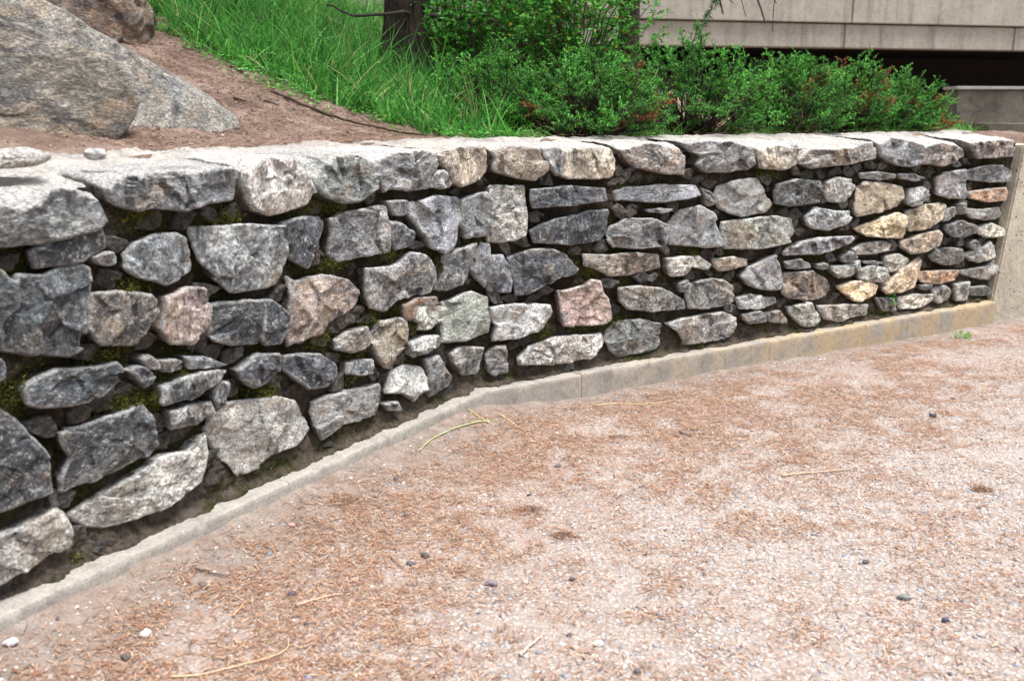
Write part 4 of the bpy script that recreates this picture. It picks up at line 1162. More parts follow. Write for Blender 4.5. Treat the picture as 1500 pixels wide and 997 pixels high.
def leafy_bush(x, y, r, h, seed, label, n_st=46, yellow=.04):
    rng = np.random.default_rng(seed)
    z0 = float(bank_z(np.array([x]), np.array([y]))[0]) - .02
    root = empty("leafy_bush", (x, y, z0)); tag(root, label, "bush", "tall leafy bushes behind the junipers")
    az = rng.uniform(0, 2 * np.pi, n_st); rr = r * np.sqrt(rng.uniform(.05, 1, n_st)); hh = h * (1 - .45 * (rr / r) ** 2) * rng.uniform(.65, 1.1, n_st)
    m = 10; t = np.linspace(0, 1, m)[None, :, None]
    dirh = np.column_stack([np.cos(az), np.sin(az), 0 * az])
    path = dirh[:, None] * (rr[:, None, None] * (.15 + .85 * t ** 1.4)) + np.array([0, 0, 1.0]) * (hh[:, None, None] * (1.25 * t - .25 * t ** 3)) + rng.normal(0, .02, (n_st, m, 3)) * t
    sv = [tubes(path, np.linspace(.008, .002, m)[None] * rng.uniform(.6, 1.2, (n_st, 1)), 5, pal(rng, n_st, [(.10, .05, .03), (.06, .07, .03)], [1, 1]))]
    # side shoots with compound leaves
    k = 16
    ti = rng.uniform(.25, 1, (n_st, k)); idx = np.clip(ti * (m - 1), 0, m - 1.001); i0 = idx.astype(int); fr = (idx - i0)[..., None]
    A = path[np.arange(n_st)[:, None], i0] * (1 - fr) + path[np.arange(n_st)[:, None], i0 + 1] * fr
    A = A.reshape(-1, 3); nA = len(A)
    D = rng.normal(0, 1, (nA, 3)) * [1, 1, .45] + [0, 0, .2]; D /= np.linalg.norm(D, axis=1)[:, None]
    Ls = rng.uniform(.07, .17, nA); tw = np.linspace(0, 1, 4)[None, :, None]
    sp = A[:, None] + D[:, None] * tw * Ls[:, None, None] + np.array([0, 0, -.03]) * tw ** 2
    sv.append(tubes(sp, np.full((nA, 4), .0014), 3, np.tile((.07, .12, .03), (nA, 1))))
    q = 11
    tq = rng.uniform(.15, 1.0, (nA, q))
    P = A[:, None] + D[:, None] * (tq * Ls[:, None])[..., None]; P = P.reshape(-1, 3) + [0, 0, -.005]
    DD = (D[:, None] * .5 + rng.normal(0, .75, (nA, q, 3))).reshape(-1, 3) * [1, 1, .55]
    n = len(P)
    C = pal(rng, n, [(0.058, 0.260, 0.039), (0.111, 0.403, 0.058), (0.208, 0.559, 0.091), (0.036, 0.156, 0.033)], [4, 5, 2.5, 2], .2)
    yk = rng.uniform(0, 1, n) < yellow
    C[yk] = pal(rng, yk.sum(), [(.55, .42, .05), (.5, .2, .06)], [3, 1])
    V, Fc, CC = leaves(P, DD, rng.uniform(.018, .042, n), rng.uniform(.012, .024, n), C, rng, .15)
    mesh_obj("foliage", V, Fc, LEAFM, root, attr=CC, smooth=False)
    V, Fc, CC = merge(sv); mesh_obj("stems", V, Fc, STEMM, root, attr=CC)

leafy_bush(.42, 6.75, .62, 1.35, 31, "tall bright green leafy bush with a few yellow leaves, in front of the concrete fascia", 64, .05)
leafy_bush(-.30, 6.75, .55, 1.25, 32, "leafy green bush with reddish stems between the dark tree trunk and the tallest bush", 44, .04)
leafy_bush(.10, 8.2, .9, 1.7, 33, "broad leafy bush farther back, filling the gap behind the other two", 60, .02)

# grass on the bank
def grass_edge(x):
    return np.interp(x, [-4.5, -2.6, -2.3, -1.87, -1.26, -.75, -.36, -.1, .1], [7.6, 6.45, 6.10, 5.72, 5.36, 5.16, 5.0, 4.96, 4.98])

def build_grass():
    rng = np.random.default_rng(5)
    parts = []
    # tufts
    nt = 2300
    x = rng.uniform(-5.5, 1.2, nt * 3); y = 4.8 + rng.uniform(0, 1, nt * 3) ** 1.5 * 8.5
    e = grass_edge(x) + .10 * fbm(np.column_stack([x * 3, y * 3, 0 * x]), 2, 3)
    k = (y > e + .06) & (y < e + 7) & (x > -.62 * y + .2) & ((x < -.05) | (y > 6.2))
    x, y, e = x[k], y[k], e[k]
    keep = rng.uniform(0, 1, len(x)) < np.where(y - e < 1.6, 1.0, .55)
    x, y, e = x[keep], y[keep], e[keep]
    # open brown gaps between tufts
    g = fbm(np.column_stack([x * 1.7, y * 1.7, 0 * x]), 3, 8)
    k = g > -.62; x, y, e = x[k], y[k], e[k]
    nb = 17
    n = len(x) * nb
    size = np.clip(.40 + .75 * np.clip((y - e) / .5, 0, 1) + rng.normal(0, .2, len(x)), .25, 1.3)
    size *= np.where(x > -.1, .5, 1.0)
    bx = np.repeat(x, nb) + rng.normal(0, .028, n); by = np.repeat(y, nb) + rng.normal(0, .028, n)
    P = np.column_stack([bx, by, bank_z(bx, by) - .005])
    lean = np.repeat(rng.normal(0, .18, (len(x), 3)), nb, 0)
    D = rng.normal(0, .42, (n, 3)) * [1, 1, 0] + lean * [1, 1, 0] + [0, 0, 1]; D /= np.linalg.norm(D, axis=1)[:, None]
    L = np.repeat(size, nb) * rng.uniform(.18, .50, n)
    tint = np.repeat(rng.uniform(.55, 1.35, len(x)), nb)[:, None]
    C = pal(rng, n, [(0.064, 0.269, 0.038), (0.122, 0.397, 0.058), (0.032, 0.154, 0.028), (0.410, 0.371, 0.166), (0.218, 0.512, 0.128)], [5, 4, 3, .7, 1.5], .2) * tint
    parts.append(blades(P, D, L, rng.uniform(.0045, .0105, n), C, 5, rng.uniform(.15, .85, n), rng))
    # short fringe and thin grass under the junipers and along the wall's back
    n = 5200
    s = rng.uniform(.2, 4.6, n); d = .50 + rng.uniform(0, 1, n) ** 1.7 * 1.3
    Q = wp(s, 0, -d)
    kk = fbm(Q * [2.4, 2.4, 1], 2, 44) > -.12
    Q = Q[kk]; n = len(Q)
    P = np.column_stack([Q[:, 0], Q[:, 1], bank_z(Q[:, 0], Q[:, 1]) - .003])
    D = rng.normal(0, .5, (n, 3)) * [1, 1, 0] + [0, 0, 1]; D /= np.linalg.norm(D, axis=1)[:, None]
    C = pal(rng, n, [(.09, .34, .05), (.16, .46, .07), (.28, .36, .12)], [4, 3, .7], .2)
    parts.append(blades(P, D, rng.uniform(.05, .20, n), rng.uniform(.003, .005, n), C, 4, rng.uniform(.2, .7, n), rng))
    V, Fc, CC = merge(parts)
    o = mesh_obj("grass", V, Fc, LEAFM, attr=CC, smooth=False); tag(o, kind="stuff")
build_grass()

def build_cover():
    rng = np.random.default_rng(6)
    n = 9000
    x = rng.uniform(-3.2, 3.4, n); u = rng.normal(0, .14, n)
    y = grass_edge(x) + .05 + u
    Q = wp(rng.uniform(.1, 4.4, n), 0, -(.52 + rng.uniform(0, .8, n)))
    r = x > 0
    x[r], y[r] = Q[r, 0], Q[r, 1]
    g = fbm(np.column_stack([x * 4, y * 4, 0 * x]), 2, 15) > np.where(r, .05, -.05)
    bk = -wall_dist(x, y) > .48
    x, y = x[g & bk], y[g & bk]; n = len(x)
    P = np.column_stack([x, y, bank_z(x, y) + rng.uniform(.003, .045, n)])
    D = rng.normal(0, 1, (n, 3)) * [1, 1, .3]
    C = pal(rng, n, [(.07, .28, .05), (.12, .40, .06), (.20, .48, .10), (.16, .09, .04)], [4, 4, 1.5, .5], .2)
    V, Fc, CC = leaves(P, D, rng.uniform(.012, .034, n), rng.uniform(.008, .018, n), C, rng, .12)
    o = mesh_obj("ground_cover", V, Fc, LEAFM, attr=CC, smooth=False); tag(o, kind="stuff")
build_cover()

# tree with a dark trunk in the grass, top of the picture
def tree(x, y, r, H, lean, seed, label, limbs, crown_z, crown_r):
    rng = np.random.default_rng(seed)
    z0 = float(bank_z(np.array([x]), np.array([y]))[0]) - .05
    root = empty("conifer_tree", (x, y, z0)); tag(root, label, "tree")
    m = 60; t = np.linspace(0, 1, m); sides = 26
    ang = np.arange(sides) * 2 * np.pi / sides
    T, A = np.meshgrid(t, ang, indexing='ij')
    rad = r * (1 - .8 * T) * (1 + .8 * np.exp(-T * H / .16) * (1 + .45 * np.sin(5 * A + seed)))
    q = np.stack([np.cos(A), np.sin(A), T * H * 1.5], -1).reshape(-1, 3)
    rad = rad * (1 + .10 * ridged(q * [3.2, 3.2, 1.0], 3, seed).reshape(T.shape))
    V = np.stack([rad * np.cos(A) + lean[0] * T * H, rad * np.sin(A) + lean[1] * T * H, T * H], -1).reshape(-1, 3)
    mesh_obj("trunk", V, grid_faces(sides, m, wrap=True), BARK, root)
    nl = 34; hz = rng.uniform(crown_z, H * .98, nl); az = rng.uniform(0, 2 * np.pi, nl)
    mm = 8; tt = np.linspace(0, 1, mm)[None, :, None]
    Lb = crown_r * (1 - .75 * (hz - crown_z) / (H - crown_z)) * rng.uniform(.7, 1.1, nl)
    base = np.column_stack([lean[0] * hz, lean[1] * hz, hz])
    dr = np.column_stack([np.cos(az), np.sin(az), 0 * az])
    path = base[:, None] + dr[:, None] * Lb[:, None, None] * tt + np.array([0, 0, 1]) * (-.25 * Lb[:, None, None] * tt ** 2 + .1 * tt)
    b = [tubes(path, np.linspace(.028, .005, mm)[None] * np.ones((nl, 1)), 5, np.tile((.05, .038, .03), (nl, 1)))]
    for L in limbs:      # low dead limbs, as (points, start radius)
        Pn = np.array(L[0], float); nn = 14
        ti = np.linspace(0, len(Pn) - 1, nn); pp = np.stack([np.interp(ti, range(len(Pn)), Pn[:, c]) for c in range(3)], 1)
        pp += rng.normal(0, L[1] * .35, pp.shape) * (np.linspace(0, 1, nn) > 0)[:, None]
        V, Fc, CC = tubes(pp[None], np.linspace(L[1], L[1] * .35, nn)[None], 6, np.array([[.04, .032, .027]]))
        mesh_obj("dead_branch", V, Fc, STEMM, root, attr=CC)
    V, Fc, CC = merge(b); mesh_obj("branches", V, Fc, STEMM, root, attr=CC)
    k = 420; i = rng.integers(0, nl, k * 12); u = rng.uniform(.2, 1, k * 12)
    j = np.clip(u * (mm - 1), 0, mm - 1.001); j0 = j.astype(int); fr = (j - j0)[:, None]
    A0 = path[i, j0] * (1 - fr) + path[i, j0 + 1] * fr
    dd = rng.normal(0, 1, A0.shape) * [1, 1, .35] + [0, 0, -.15]; dd /= np.linalg.norm(dd, axis=1)[:, None]
    nn = 7
    P = (A0[:, None] + dd[:, None] * rng.uniform(0, .16, (len(A0), nn, 1))).reshape(-1, 3)
    D = (dd[:, None] + rng.normal(0, .6, (len(A0), nn, 3))).reshape(-1, 3); n = len(P)
    V, Fc, CC = leaves(P, D, rng.uniform(.03, .055, n), rng.uniform(.006, .010, n), pal(rng, n, [(.02, .08, .025), (.035, .12, .03)], [1, 1]), rng)
    mesh_obj("crown", V, Fc, LEAFM, root, attr=CC, smooth=False)
    return root

t1 = tree(-.70, 6.6, .15, 6.5, (.015, .01), 3, "dark rough-barked tree trunk rising from the tall grass, with dead limbs near its foot",
     [([(.05, 0, .52), (.25, -.05, .47), (.50, -.10, .50), (.66, -.1, .40)], .020), ([(.05, 0, .50), (.02, -.25, .50), (-.28, -.3, .46), (-.46, -.35, .53)], .016), ([(.42, -.08, .48), (.45, -.1, .30), (.44, -.12, .1)], .016),
      ([(.0, 0, .75), (-.2, -.1, .64), (-.36, -.2, .66)], .012)], 3.4, 1.5)
t2 = tree(1.05, 9.0, .10, 7.0, (0, 0), 4, "conifer hidden behind the tallest bush, its dead twigs hanging in front of the concrete fascia",
     [([(-0.05, -0.30, 1.90), (0.15, -1.20, 1.45), (0.35, -1.90, 0.92), (0.40, -2.10, 0.62)], 0.0160), ([(-0.05, -0.30, 1.85), (0.30, -1.20, 1.42), (0.58, -1.90, 0.92), (0.70, -2.10, 0.56)], 0.0160),
      ([(0.15, -1.20, 1.45), (0.25, -1.60, 1.05), (0.48, -2.00, 0.70)], 0.0100), ([(-0.05, -0.30, 1.90), (0.00, -1.40, 1.30), (0.08, -2.00, 0.95), (0.32, -2.20, 0.74)], 0.0120), ([(0.30, -1.40, 1.30), (0.56, -1.90, 1.00), (0.82, -2.10, 0.76)], 0.0100),
      ([(0.20, -1.60, 1.10), (0.42, -1.90, 1.00), (0.64, -2.10, 0.92), (0.76, -2.10, 0.68)], 0.0080), ([(0.26, -1.80, 0.98), (0.50, -2.00, 0.85), (0.56, -2.10, 0.60)], 0.0070), ([(0.40, -1.80, 1.00), (.78, -2., .95), (0.74, -2.10, 0.50)], 0.0070)], 3.4, 1.4)
def sprig():
    # the one green frond on the dead twigs
    rng = np.random.default_rng(8)
    A = np.array([.445, -2.08, .92]); Bp = np.array([.24, -2.12, .50])
    n = 420; t = rng.uniform(0, 1, n)
    P = A + (Bp - A) * t[:, None] + rng.normal(0, .008, (n, 3))
    D = rng.normal(0, .5, (n, 3)) + (Bp - A) * 1.2
    s = np.where(rng.uniform(0, 1, n) < .5, 1, -1); D[:, 0] += s * .8
    V, Fc, CC = leaves(P, D, .055 * (1 - .5 * t), .006, pal(rng, n, [(.03, .12, .035), (.05, .2, .05)], [1, 1]), rng)
    mesh_obj("frond", V, Fc, LEAFM, t2, attr=CC, smooth=False)
sprig()

def weed(x, y, z, size, n, seed, label):
    rng = np.random.default_rng(seed)
    root = empty("weed", (x, y, z)); tag(root, label, "weed")
    az = rng.uniform(0, 2 * np.pi, n); el = rng.uniform(.2, 1.2, n)
    tip = np.column_stack([np.cos(az) * np.cos(el), np.sin(az) * np.cos(el), np.sin(el) * 1.1]) * size * rng.uniform(.5, 1, (n, 1))
    t = np.linspace(0, 1, 5)[None, :, None]
    V, Fc, CC = tubes(tip[:, None] * t + np.array([0, 0, .2 * size]) * np.sin(np.pi * t), np.full((n, 5), .0012), 3, np.tile((.12, .3, .05), (n, 1)))
    mesh_obj("stems", V, Fc, STEMM, root, attr=CC)
    P = np.repeat(tip, 5, 0) + rng.normal(0, size * .1, (n * 5, 3)); D = np.repeat(tip, 5, 0) + rng.normal(0, size * .5, (n * 5, 3))
    V, Fc, CC = leaves(P, D, size * .34, size * .2, pal(rng, n * 5, [(.16, .50, .06), (.10, .36, .05)], [2, 1]), rng, .1)
    mesh_obj("foliage", V, Fc, LEAFM, root, attr=CC, smooth=False)
weed(2.91, 6.00, -.03, .055, 12, 1, "bright green weed in the path beside the right end of the footing strip")
q = wp(3.08, .20, -.03); weed(*q, .06, 9, 2, "tiny green weed growing from a low joint near the right end of the stone wall")
q = wp(2.35, .155, -.02); weed(*q, .045, 7, 3, "thin pale weed in the wall's lowest joint above the ochre footing strip")

# ---------------------------------------------------------------- litter on the path
def build_needles():
    rng = np.random.default_rng(9)
    n = 480000
    x = rng.uniform(-2.0, 4.6, n); y = rng.uniform(1.6, 6.6, n)
    d = wall_dist(x, y); s = along(x, y)
    dens = .24 + .90 * np.exp(-((d - .62) / .50) ** 2) * sstep(4.4, 1.6, s) + .22 * sstep(3.4, .9, d)
    dens *= np.clip(.95 + 1.5 * fbm(np.column_stack([x * 2.2, y * 2.2, 0 * x]), 4, 61), .08, 2.2)
    dens *= np.clip(1 + 1.6 * fbm(np.column_stack([x * 11, y * 11, 0 * x]), 2, 62), .1, 2.2)
    dens *= sstep(.06, .32, d) * .92 + .08
    k = (rng.uniform(0, 1, n) < dens * .70) & (d > .075) & (np.abs(x) < .62 * y + .3)
    x, y = x[k], y[k]; n = len(x)
    def ribbons(x, y, z, n, Lr, Wr, cols, wts):
        an = rng.uniform(0, 2 * np.pi, n); L = rng.uniform(*Lr, n); W = rng.uniform(*Wr, n); bend = rng.normal(0, .25, n)
        tilt = rng.normal(0, .07, n)
        dx, dy = np.cos(an), np.sin(an)
        C = pal(rng, n, cols, wts, .25)
        rows = []
        for t in (-.5, 0, .5):
            cx = x + dx * L * t - dy * bend * L * t * t; cy = y + dy * L * t + dx * bend * L * t * t
            cz = z + tilt * L * t + .0015
            for sgn in (-1, 1):
                rows.append(np.column_stack([cx - dy * W * .5 * sgn, cy + dx * W * .5 * sgn, cz]))
        V = np.stack(rows, 1).reshape(-1, 3)
        q = np.array([[0, 1, 3, 2], [2, 3, 5, 4]])
        return V, (np.arange(n)[:, None, None] * 6 + q[None]).reshape(-1, 4), np.repeat(C, 6, 0)
    z = ground_z(x, y) + rng.uniform(.001, .007, n)
    NC = [(.38, .20, .115), (.26, .13, .075), (.50, .32, .20), (.12, .068, .045), (.62, .48, .36)]
    A = ribbons(x, y, z, n, (.012, .036), (.0011, .0023), NC, [5, 3.5, 2.6, 2, .8])
    V, Fc, CC = A
    o = mesh_obj("pine_needle_litter", V, Fc, NEEDLEM, attr=CC, smooth=False); tag(o, kind="stuff")
    # on the bank
    n = 70000
    x = rng.uniform(-3.6, .6, n); y = rng.uniform(3.4, 7.2, n)
    bk = -wall_dist(x, y); k = (bk > .40) & (y < grass_edge(x) + .5)
    x, y = x[k], y[k]; n = len(x)
    V, Fc, CC = ribbons(x, y, bank_z(x, y) + rng.uniform(.001, .006, n), n, (.016, .045), (.0016, .0032), NC, [5, 3, 3, 2, 1.2])
    o = mesh_obj("fallen_needles", V, Fc, NEEDLEM, attr=CC, smooth=False); tag(o, kind="stuff")
    # blown onto the coping
    n = 1600
    s = rng.uniform(-2.2, 4.1, n); nn = rng.uniform(-.46, -.30, n) 
    Q = wp(s, BACKZ + .013, nn)
    V, Fc, CC = ribbons(Q[:, 0], Q[:, 1], Q[:, 2], n, (.012, .03), (.0012, .002), NC, [4, 3, 1.5, 3, .8])
    o = mesh_obj("coping_needles", V, Fc, NEEDLEM, attr=CC, smooth=False); tag(o, kind="stuff")
build_needles()

def build_gravel():
    rng = np.random.default_rng(10)
    IV, IF = ico(1); nv = len(IV)
    n = 150000
    x = rng.uniform(-2.0, 4.8, n); y = rng.uniform(1.6, 6.9, n) 
    d = wall_dist(x, y)
    dens = .20 + .80 * sstep(.35, 1.7, d)
    k = (rng.uniform(0, 1, n) < dens) & (d > .08) & (np.abs(x) < .60 * y + .3)
    x, y, d = x[k], y[k], d[k]; n = len(x)
    r = .0020 + .0062 * rng.beta(1.3, 3.0, n)
    big = rng.uniform(0, 1, n) < .03; r[big] *= 1.5
    an = rng.uniform(0, 2 * np.pi, n); fl = rng.uniform(.35, .75, n); el = rng.uniform(1.0, 1.7, n)
    P = IV[None] * (1 + .16 * rng.normal(size=(n, nv, 1)))
    P = P * np.stack([r * el, r, r * fl], 1)[:, None]
    ca, sa = np.cos(an)[:, None], np.sin(an)[:, None]
    V = np.stack([P[..., 0] * ca - P[..., 1] * sa + x[:, None], P[..., 0] * sa + P[..., 1] * ca + y[:, None], P[..., 2] + (ground_z(x, y) + r * fl * rng.uniform(-.35, .45, n))[:, None]], -1)
    C = pal(rng, n, [(.52, .47, .45), (.46, .39, .36), (.62, .59, .58), (.33, .33, .35), (.42, .31, .25), (.24, .28, .35), (.10, .10, .115)], [5, 5.5, 1.2, 2.8, 2.4, .8, .5], .16)
    o = mesh_obj("gravel", V.reshape(-1, 3), (np.arange(n)[:, None, None] * nv + IF[None]).reshape(-1, 3), PEBM, attr=np.repeat(C, nv, 0)); tag(o, kind="stuff")
    # grit along the kerb and on the bank
    n = 9000
    x = rng.uniform(-3.4, .8, n); y = rng.uniform(3.2, 6.8, n); bk = -wall_dist(x, y); k = (bk > .42) & (y < grass_edge(x) + .3)
    x, y = x[k], y[k]; n = len(x); r = .0018 + .008 * rng.beta(1.1, 6, n)
    P = IV[None] * (1 + .18 * rng.normal(size=(n, nv, 1))) * r[:, None, None] * np.array([1.2, 1, .7])
    V = P + np.column_stack([x, y, bank_z(x, y) + r * .3])[:, None]
    C = pal(rng, n, [(.25, .16, .12), (.36, .28, .22), (.13, .10, .09), (.5, .46, .43)], [5, 3, 2, .8])
    o = mesh_obj("bank_grit", V.reshape(-1, 3), (np.arange(n)[:, None, None] * nv + IF[None]).reshape(-1, 3), PEBM, attr=np.repeat(C, nv, 0)); tag(o, kind="stuff")
build_gravel()

def pebble(x, y, r, el, fl, col, seed, label, group=None, rot=None):
    rng = np.random.default_rng(seed)
    V, Fl = ico(4)
    V = V * (1 + .30 * fbm(V * 1.3 + seed, 2, seed) + .06 * fbm(V * 6, 3, seed))[:, None] * np.array([el, 1, fl]) * r
    a = rot if rot is not None else rng.uniform(-.5, .5)
    V = V * .68
    W = np.column_stack([V[:, 0] * math.cos(a) - V[:, 1] * math.sin(a), V[:, 0] * math.sin(a) + V[:, 1] * math.cos(a), V[:, 2]])
    z = float(ground_z(np.array([x]), np.array([y]))[0]) + r * fl * .62
    o = mesh_obj("pebble", W, Fl, PEBM, attr=np.tile(col, (len(W), 1)))
    o.location = (x, y, z)
    tag(o, label, "pebble", "loose pebbles on the path")
DK, PU, WH, GB = (.10, .095, .10), (.20, .17, .19), (.68, .65, .62), (.16, .18, .21)
for i, a in enumerate([
 (-.443, 3.421, .013, 1.1, .8, DK, "small dark pebble near the footing strip, below the long pale green straw"),
 (-.373, 3.131, .013, 1.3, .7, DK, "dark speckled pebble between the pale green stalk and the pair of dark pebbles"),
 (-.279, 2.828, .016, 1.25, .75, DK, "black pebble, right one of the touching dark pair with a twig beside them"),
 (-.319, 2.775, .015, 1.5, .6, (.11, .105, .12), "flat dark grey pebble, left one of the dark pair with a twig beside them"),
 (-.064, 2.654, .017, 1.7, .65, PU, "large smooth purple-grey oval pebble in the lower middle of the path"),
 (.188, 3.646, .014, 1.4, .6, (.13, .13, .15), "flat grey pebble above the dark needle clump in the middle of the path"),
 (.064, 3.341, .010, 1.2, .7, DK, "tiny black pebble just above the dark needle clump"),
 (.184, 2.684, .011, 1.3, .7, DK, "small black pebble to the right of the purple-grey oval one"),
 (.321, 2.183, .012, 1.2, .8, (.12, .10, .12), "dark pebble at the bottom edge, right of the middle"),
 (.232, 2.316, .014, 1.4, .7, WH, "bright white pebble near the bottom edge, right of the middle"),
 (-.988, 2.322, .018, 1.15, .8, WH, "round white pebble in the bottom left corner area, above a dark one"),
 (-.999, 2.217, .017, 1.2, .7, (.12, .10, .095), "dark brown-grey pebble in the bottom left, just below the round white one"),
 (-1.294, 2.223, .018, 1.5, .75, (.66, .62, .68), "lilac-white pebble nearest the bottom left corner"),
 (-.741, 2.98, .014, 1.3, .7, (.45, .28, .24), "pinkish brown pebble close to the dirt strip at the lower left"),
 (-.647, 2.561, .016, 1.3, .7, (.09, .08, .09), "dark pebble alone among orange needles, left of the bottom middle"),
 (-.913, 2.582, .015, 1.3, .7, (.15, .12, .12), "dull brown pebble beside the short dark twig at the lower left"),
 (1.99, 4.311, .020, 1.3, .7, (.05, .05, .075), "large blue-black pebble alone on the pale gravel at the upper right"),
 (1.164, 2.582, .018, 1.5, .7, (.20, .20, .19), "grey oval pebble with a dark underside at the lower right of the path"),
 (1.228, 2.448, .014, 1.3, .8, (.09, .09, .12), "blue-black pebble at the lower right, next to the grey oval one"),
 (1.132, 2.813, .013, 1.3, .7, DK, "black pebble above the grey oval one at the lower right"),
 ]):
    pebble(*a[:6], 900 + i, a[6])

def loose_stone(pos, size, rot, col, seed, label):
    V, Fl = ico(5)
    V = np.sign(V) * np.abs(V) ** .8
    V = V * (1 + .16 * fbm(V * 1.4 + seed, 3, seed) + .06 * ridged(V * 3, 3, seed + 2) + .02 * fbm(V * 12, 3, seed + 4))[:, None] * np.array(size)
    W = np.column_stack([V[:, 0] * math.cos(rot) - V[:, 1] * math.sin(rot), V[:, 0] * math.sin(rot) + V[:, 1] * math.cos(rot), V[:, 2]])
    o = mesh_obj("loose_stone", W, Fl, BOULDER, color=col); o.location = pos
    tag(o, label, "stone")
loose_stone((-1.335, 2.60, 1.282), (.085, .05, .026), .9, (.50, .49, .47, .05), 3, "pale rounded stone lying on the coping at the picture's left edge")
loose_stone((-1.20, 2.80, 1.283), (.030, .022, .016), .4, (.50, .49, .47, .05), 4, "small pale stone on the coping, just right of the larger pale one")

def stick(name, pts, r, col, label, cat, seed=1, surf=None, taper=.5, wob=.0015, bright=None):
    rng = np.random.default_rng(seed)
    P = np.array(pts, float); n = 26
    ti = np.linspace(0, len(P) - 1, n)
    x = np.interp(ti, range(len(P)), P[:, 0]); y = np.interp(ti, range(len(P)), P[:, 1])
    for _ in range(2):
        x[1:-1] = (x[:-2] + x[1:-1] * 2 + x[2:]) / 4; y[1:-1] = (y[:-2] + y[1:-1] * 2 + y[2:]) / 4
    x = x + rng.normal(0, wob, n); y = y + rng.normal(0, wob, n)
    f = surf or ground_z
    z = f(x, y); z = np.convolve(np.pad(z, 3, 'edge'), np.ones(7) / 7, 'valid') + r * 1.0 + .004
    V, Fl = tube(np.column_stack([x, y, z]), np.linspace(r, r * taper, n) * (1 + rng.uniform(-.12, .12, n)), 7, seed, .12)
    o_ = V[:1].mean(0)
    o = mesh_obj(name, V, Fl, TWIGM, origin=V.mean(0), attr=np.tile(col, (len(V), 1)))
    tag(o, label, cat)
    return o
stick("twig", [(1.067, 3.558), (1.227, 3.595), (1.374, 3.633)], .0042, (.50, .36, .25), "straight pale brown twig lying alone on the gravel at the right", "twig", 1)
stick("grass_stalk", [(-.377, 3.688), (-.345, 3.81), (-.254, 3.966), (-.153, 4.077), (-.098, 4.096)], .0026, (.38, .40, .20), "long curved pale green grass stalk beside the footing strip at the bend", "grass stalk", 2, wob=.0006, taper=1.5)
stick("straw", [(-.86, 2.14), (-.789, 2.151), (-.703, 2.20), (-.625, 2.241), (-.595, 2.28), (-.605, 2.331)], .0026, (.60, .44, .28), "long hooked tan straw at the bottom edge, left of the middle", "straw", 3, wob=.0005)
stick("straw", [(.411, 4.48), (.507, 4.537), (.641, 4.526), (.771, 4.56)], .0028, (.62, .50, .28), "yellowish straw parallel to the footing strip, right of the bend", "straw", 4, wob=.001)
stick("straw", [(-.20, 4.20), (-.14, 4.12), (-.08, 4.06)], .0026, (.62, .55, .25), "short yellow straw in front of the wall's bend, left of its twin", "straw", 14, wob=.0008)
stick("straw", [(-.06, 4.22), (.0, 4.14), (.05, 4.06)], .0026, (.62, .55, .25), "short yellow straw in front of the wall's bend, right of its twin", "straw", 15, wob=.0008)
stick("twig", [(-.395, 2.83), (-.335, 2.737)], .0032, (.30, .19, .12), "thin brown twig touching the pair of dark pebbles", "twig", 5)
stick("twig", [(.02, 2.26), (.045, 2.30), (.085, 2.355)], .0045, (.55, .45, .38), "pale broken twig near the bottom edge, just right of the middle", "twig", 6)
stick("twig", [(-.783, 2.435), (-.765, 2.516)], .0042, (.45, .27, .17), "short reddish twig pointing up among the needles at the lower left", "twig", 7)
stick("twig", [(-.96, 2.66), (-.86, 2.64)], .003, (.09, .07, .06), "short dark twig beside the dull brown pebble at the lower left", "twig", 8)
stick("twig", [(-.62, 2.50), (-.54, 2.56), (-.50, 2.575)], .004, (.50, .36, .25), "tan twig to the right of the lone dark pebble at the lower left", "twig", 17)
stick("twig", [(.43, 4.02), (.53, 4.02)], .003, (.08, .06, .05), "thin black twig on the path below the footing strip, right of the bend", "twig", 18)
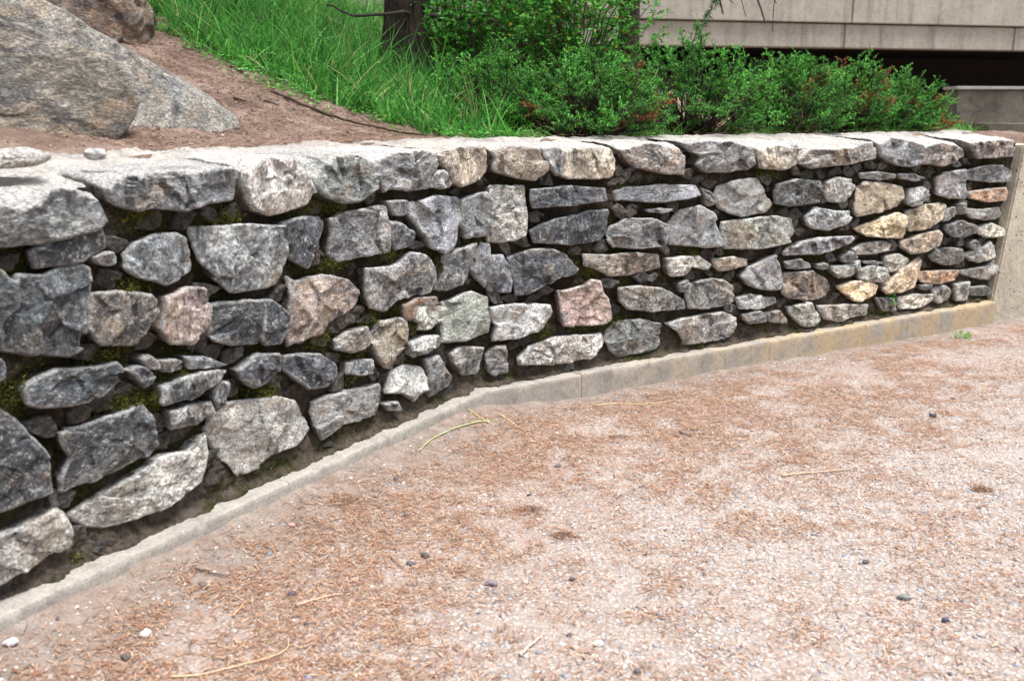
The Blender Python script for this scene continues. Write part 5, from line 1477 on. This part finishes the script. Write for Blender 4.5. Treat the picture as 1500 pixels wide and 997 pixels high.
stick("twig", [(.75, 4.10), (.80, 4.04)], .004, (.09, .07, .055), "short thick black twig on the path, at the right of the thin black one", "twig", 19)
stick("root", [(-1.24, 5.10), (-1.11, 5.02), (-.971, 5.02), (-.847, 4.93), (-.721, 4.97), (-.60, 4.92), (-.43, 4.86)], .0085, (.055, .032, .022), "dark crooked root lying across the brown bank behind the capstones", "root", 9, surf=bank_z, wob=.006)
stick("twig", [(-1.33, 4.72), (-1.27, 4.70)], .010, (.16, .11, .08), "stubby brown stick on the bank beside the boulder's tip", "twig", 10, surf=bank_z)
stick("twig", [(-1.22, 4.85), (-1.14, 4.82)], .006, (.06, .05, .05), "short black twig on the bank near the boulder's tip", "twig", 11, surf=bank_z)
stick("twig", [(-1.55, 5.45), (-1.45, 5.36)], .006, (.09, .06, .045), "dark twig high on the brown bank below the grass", "twig", 12, surf=bank_z)

def clump(x, y, r, seed, label):
    rng = np.random.default_rng(seed)
    n = 200
    a = rng.uniform(0, 2 * np.pi, n); q = r * rng.uniform(0, 1, n) ** .7
    px, py = x + np.cos(a) * q * 1.4, y + np.sin(a) * q
    P = np.column_stack([px, py, ground_z(px, py) + .002 + .022 * (1 - q / r) * rng.uniform(.1, 1, n)])
    D = rng.normal(0, 1, (n, 3)) * [1, 1, .22]; D /= np.linalg.norm(D, axis=1)[:, None]
    C = pal(rng, n, [(.20, .095, .055), (.34, .17, .09), (.09, .05, .035)], [4, 3, 2])
    V, Fc, CC = blades(P, D, rng.uniform(.015, .035, n), np.full(n, .0017), C, 2, .1, rng)
    o = mesh_obj("needle_clump", V, Fc, NEEDLEM, origin=np.array([x, y, 0.0]), attr=CC, smooth=False)
    tag(o, label, "needle clump", "dark clumps of matted needles on the path")
clump(.071, 3.203, .045, 1, "dark round clump of matted pine needles in the middle of the path")
clump(.175, 3.0, .035, 2, "small flat clump of brown needles just below the round dark one")
clump(-.574, 3.203, .065, 3, "wide brown needle clump near the footing strip at the left")
clump(1.791, 3.416, .030, 4, "dark brown needle clump alone on the pale gravel at the right")
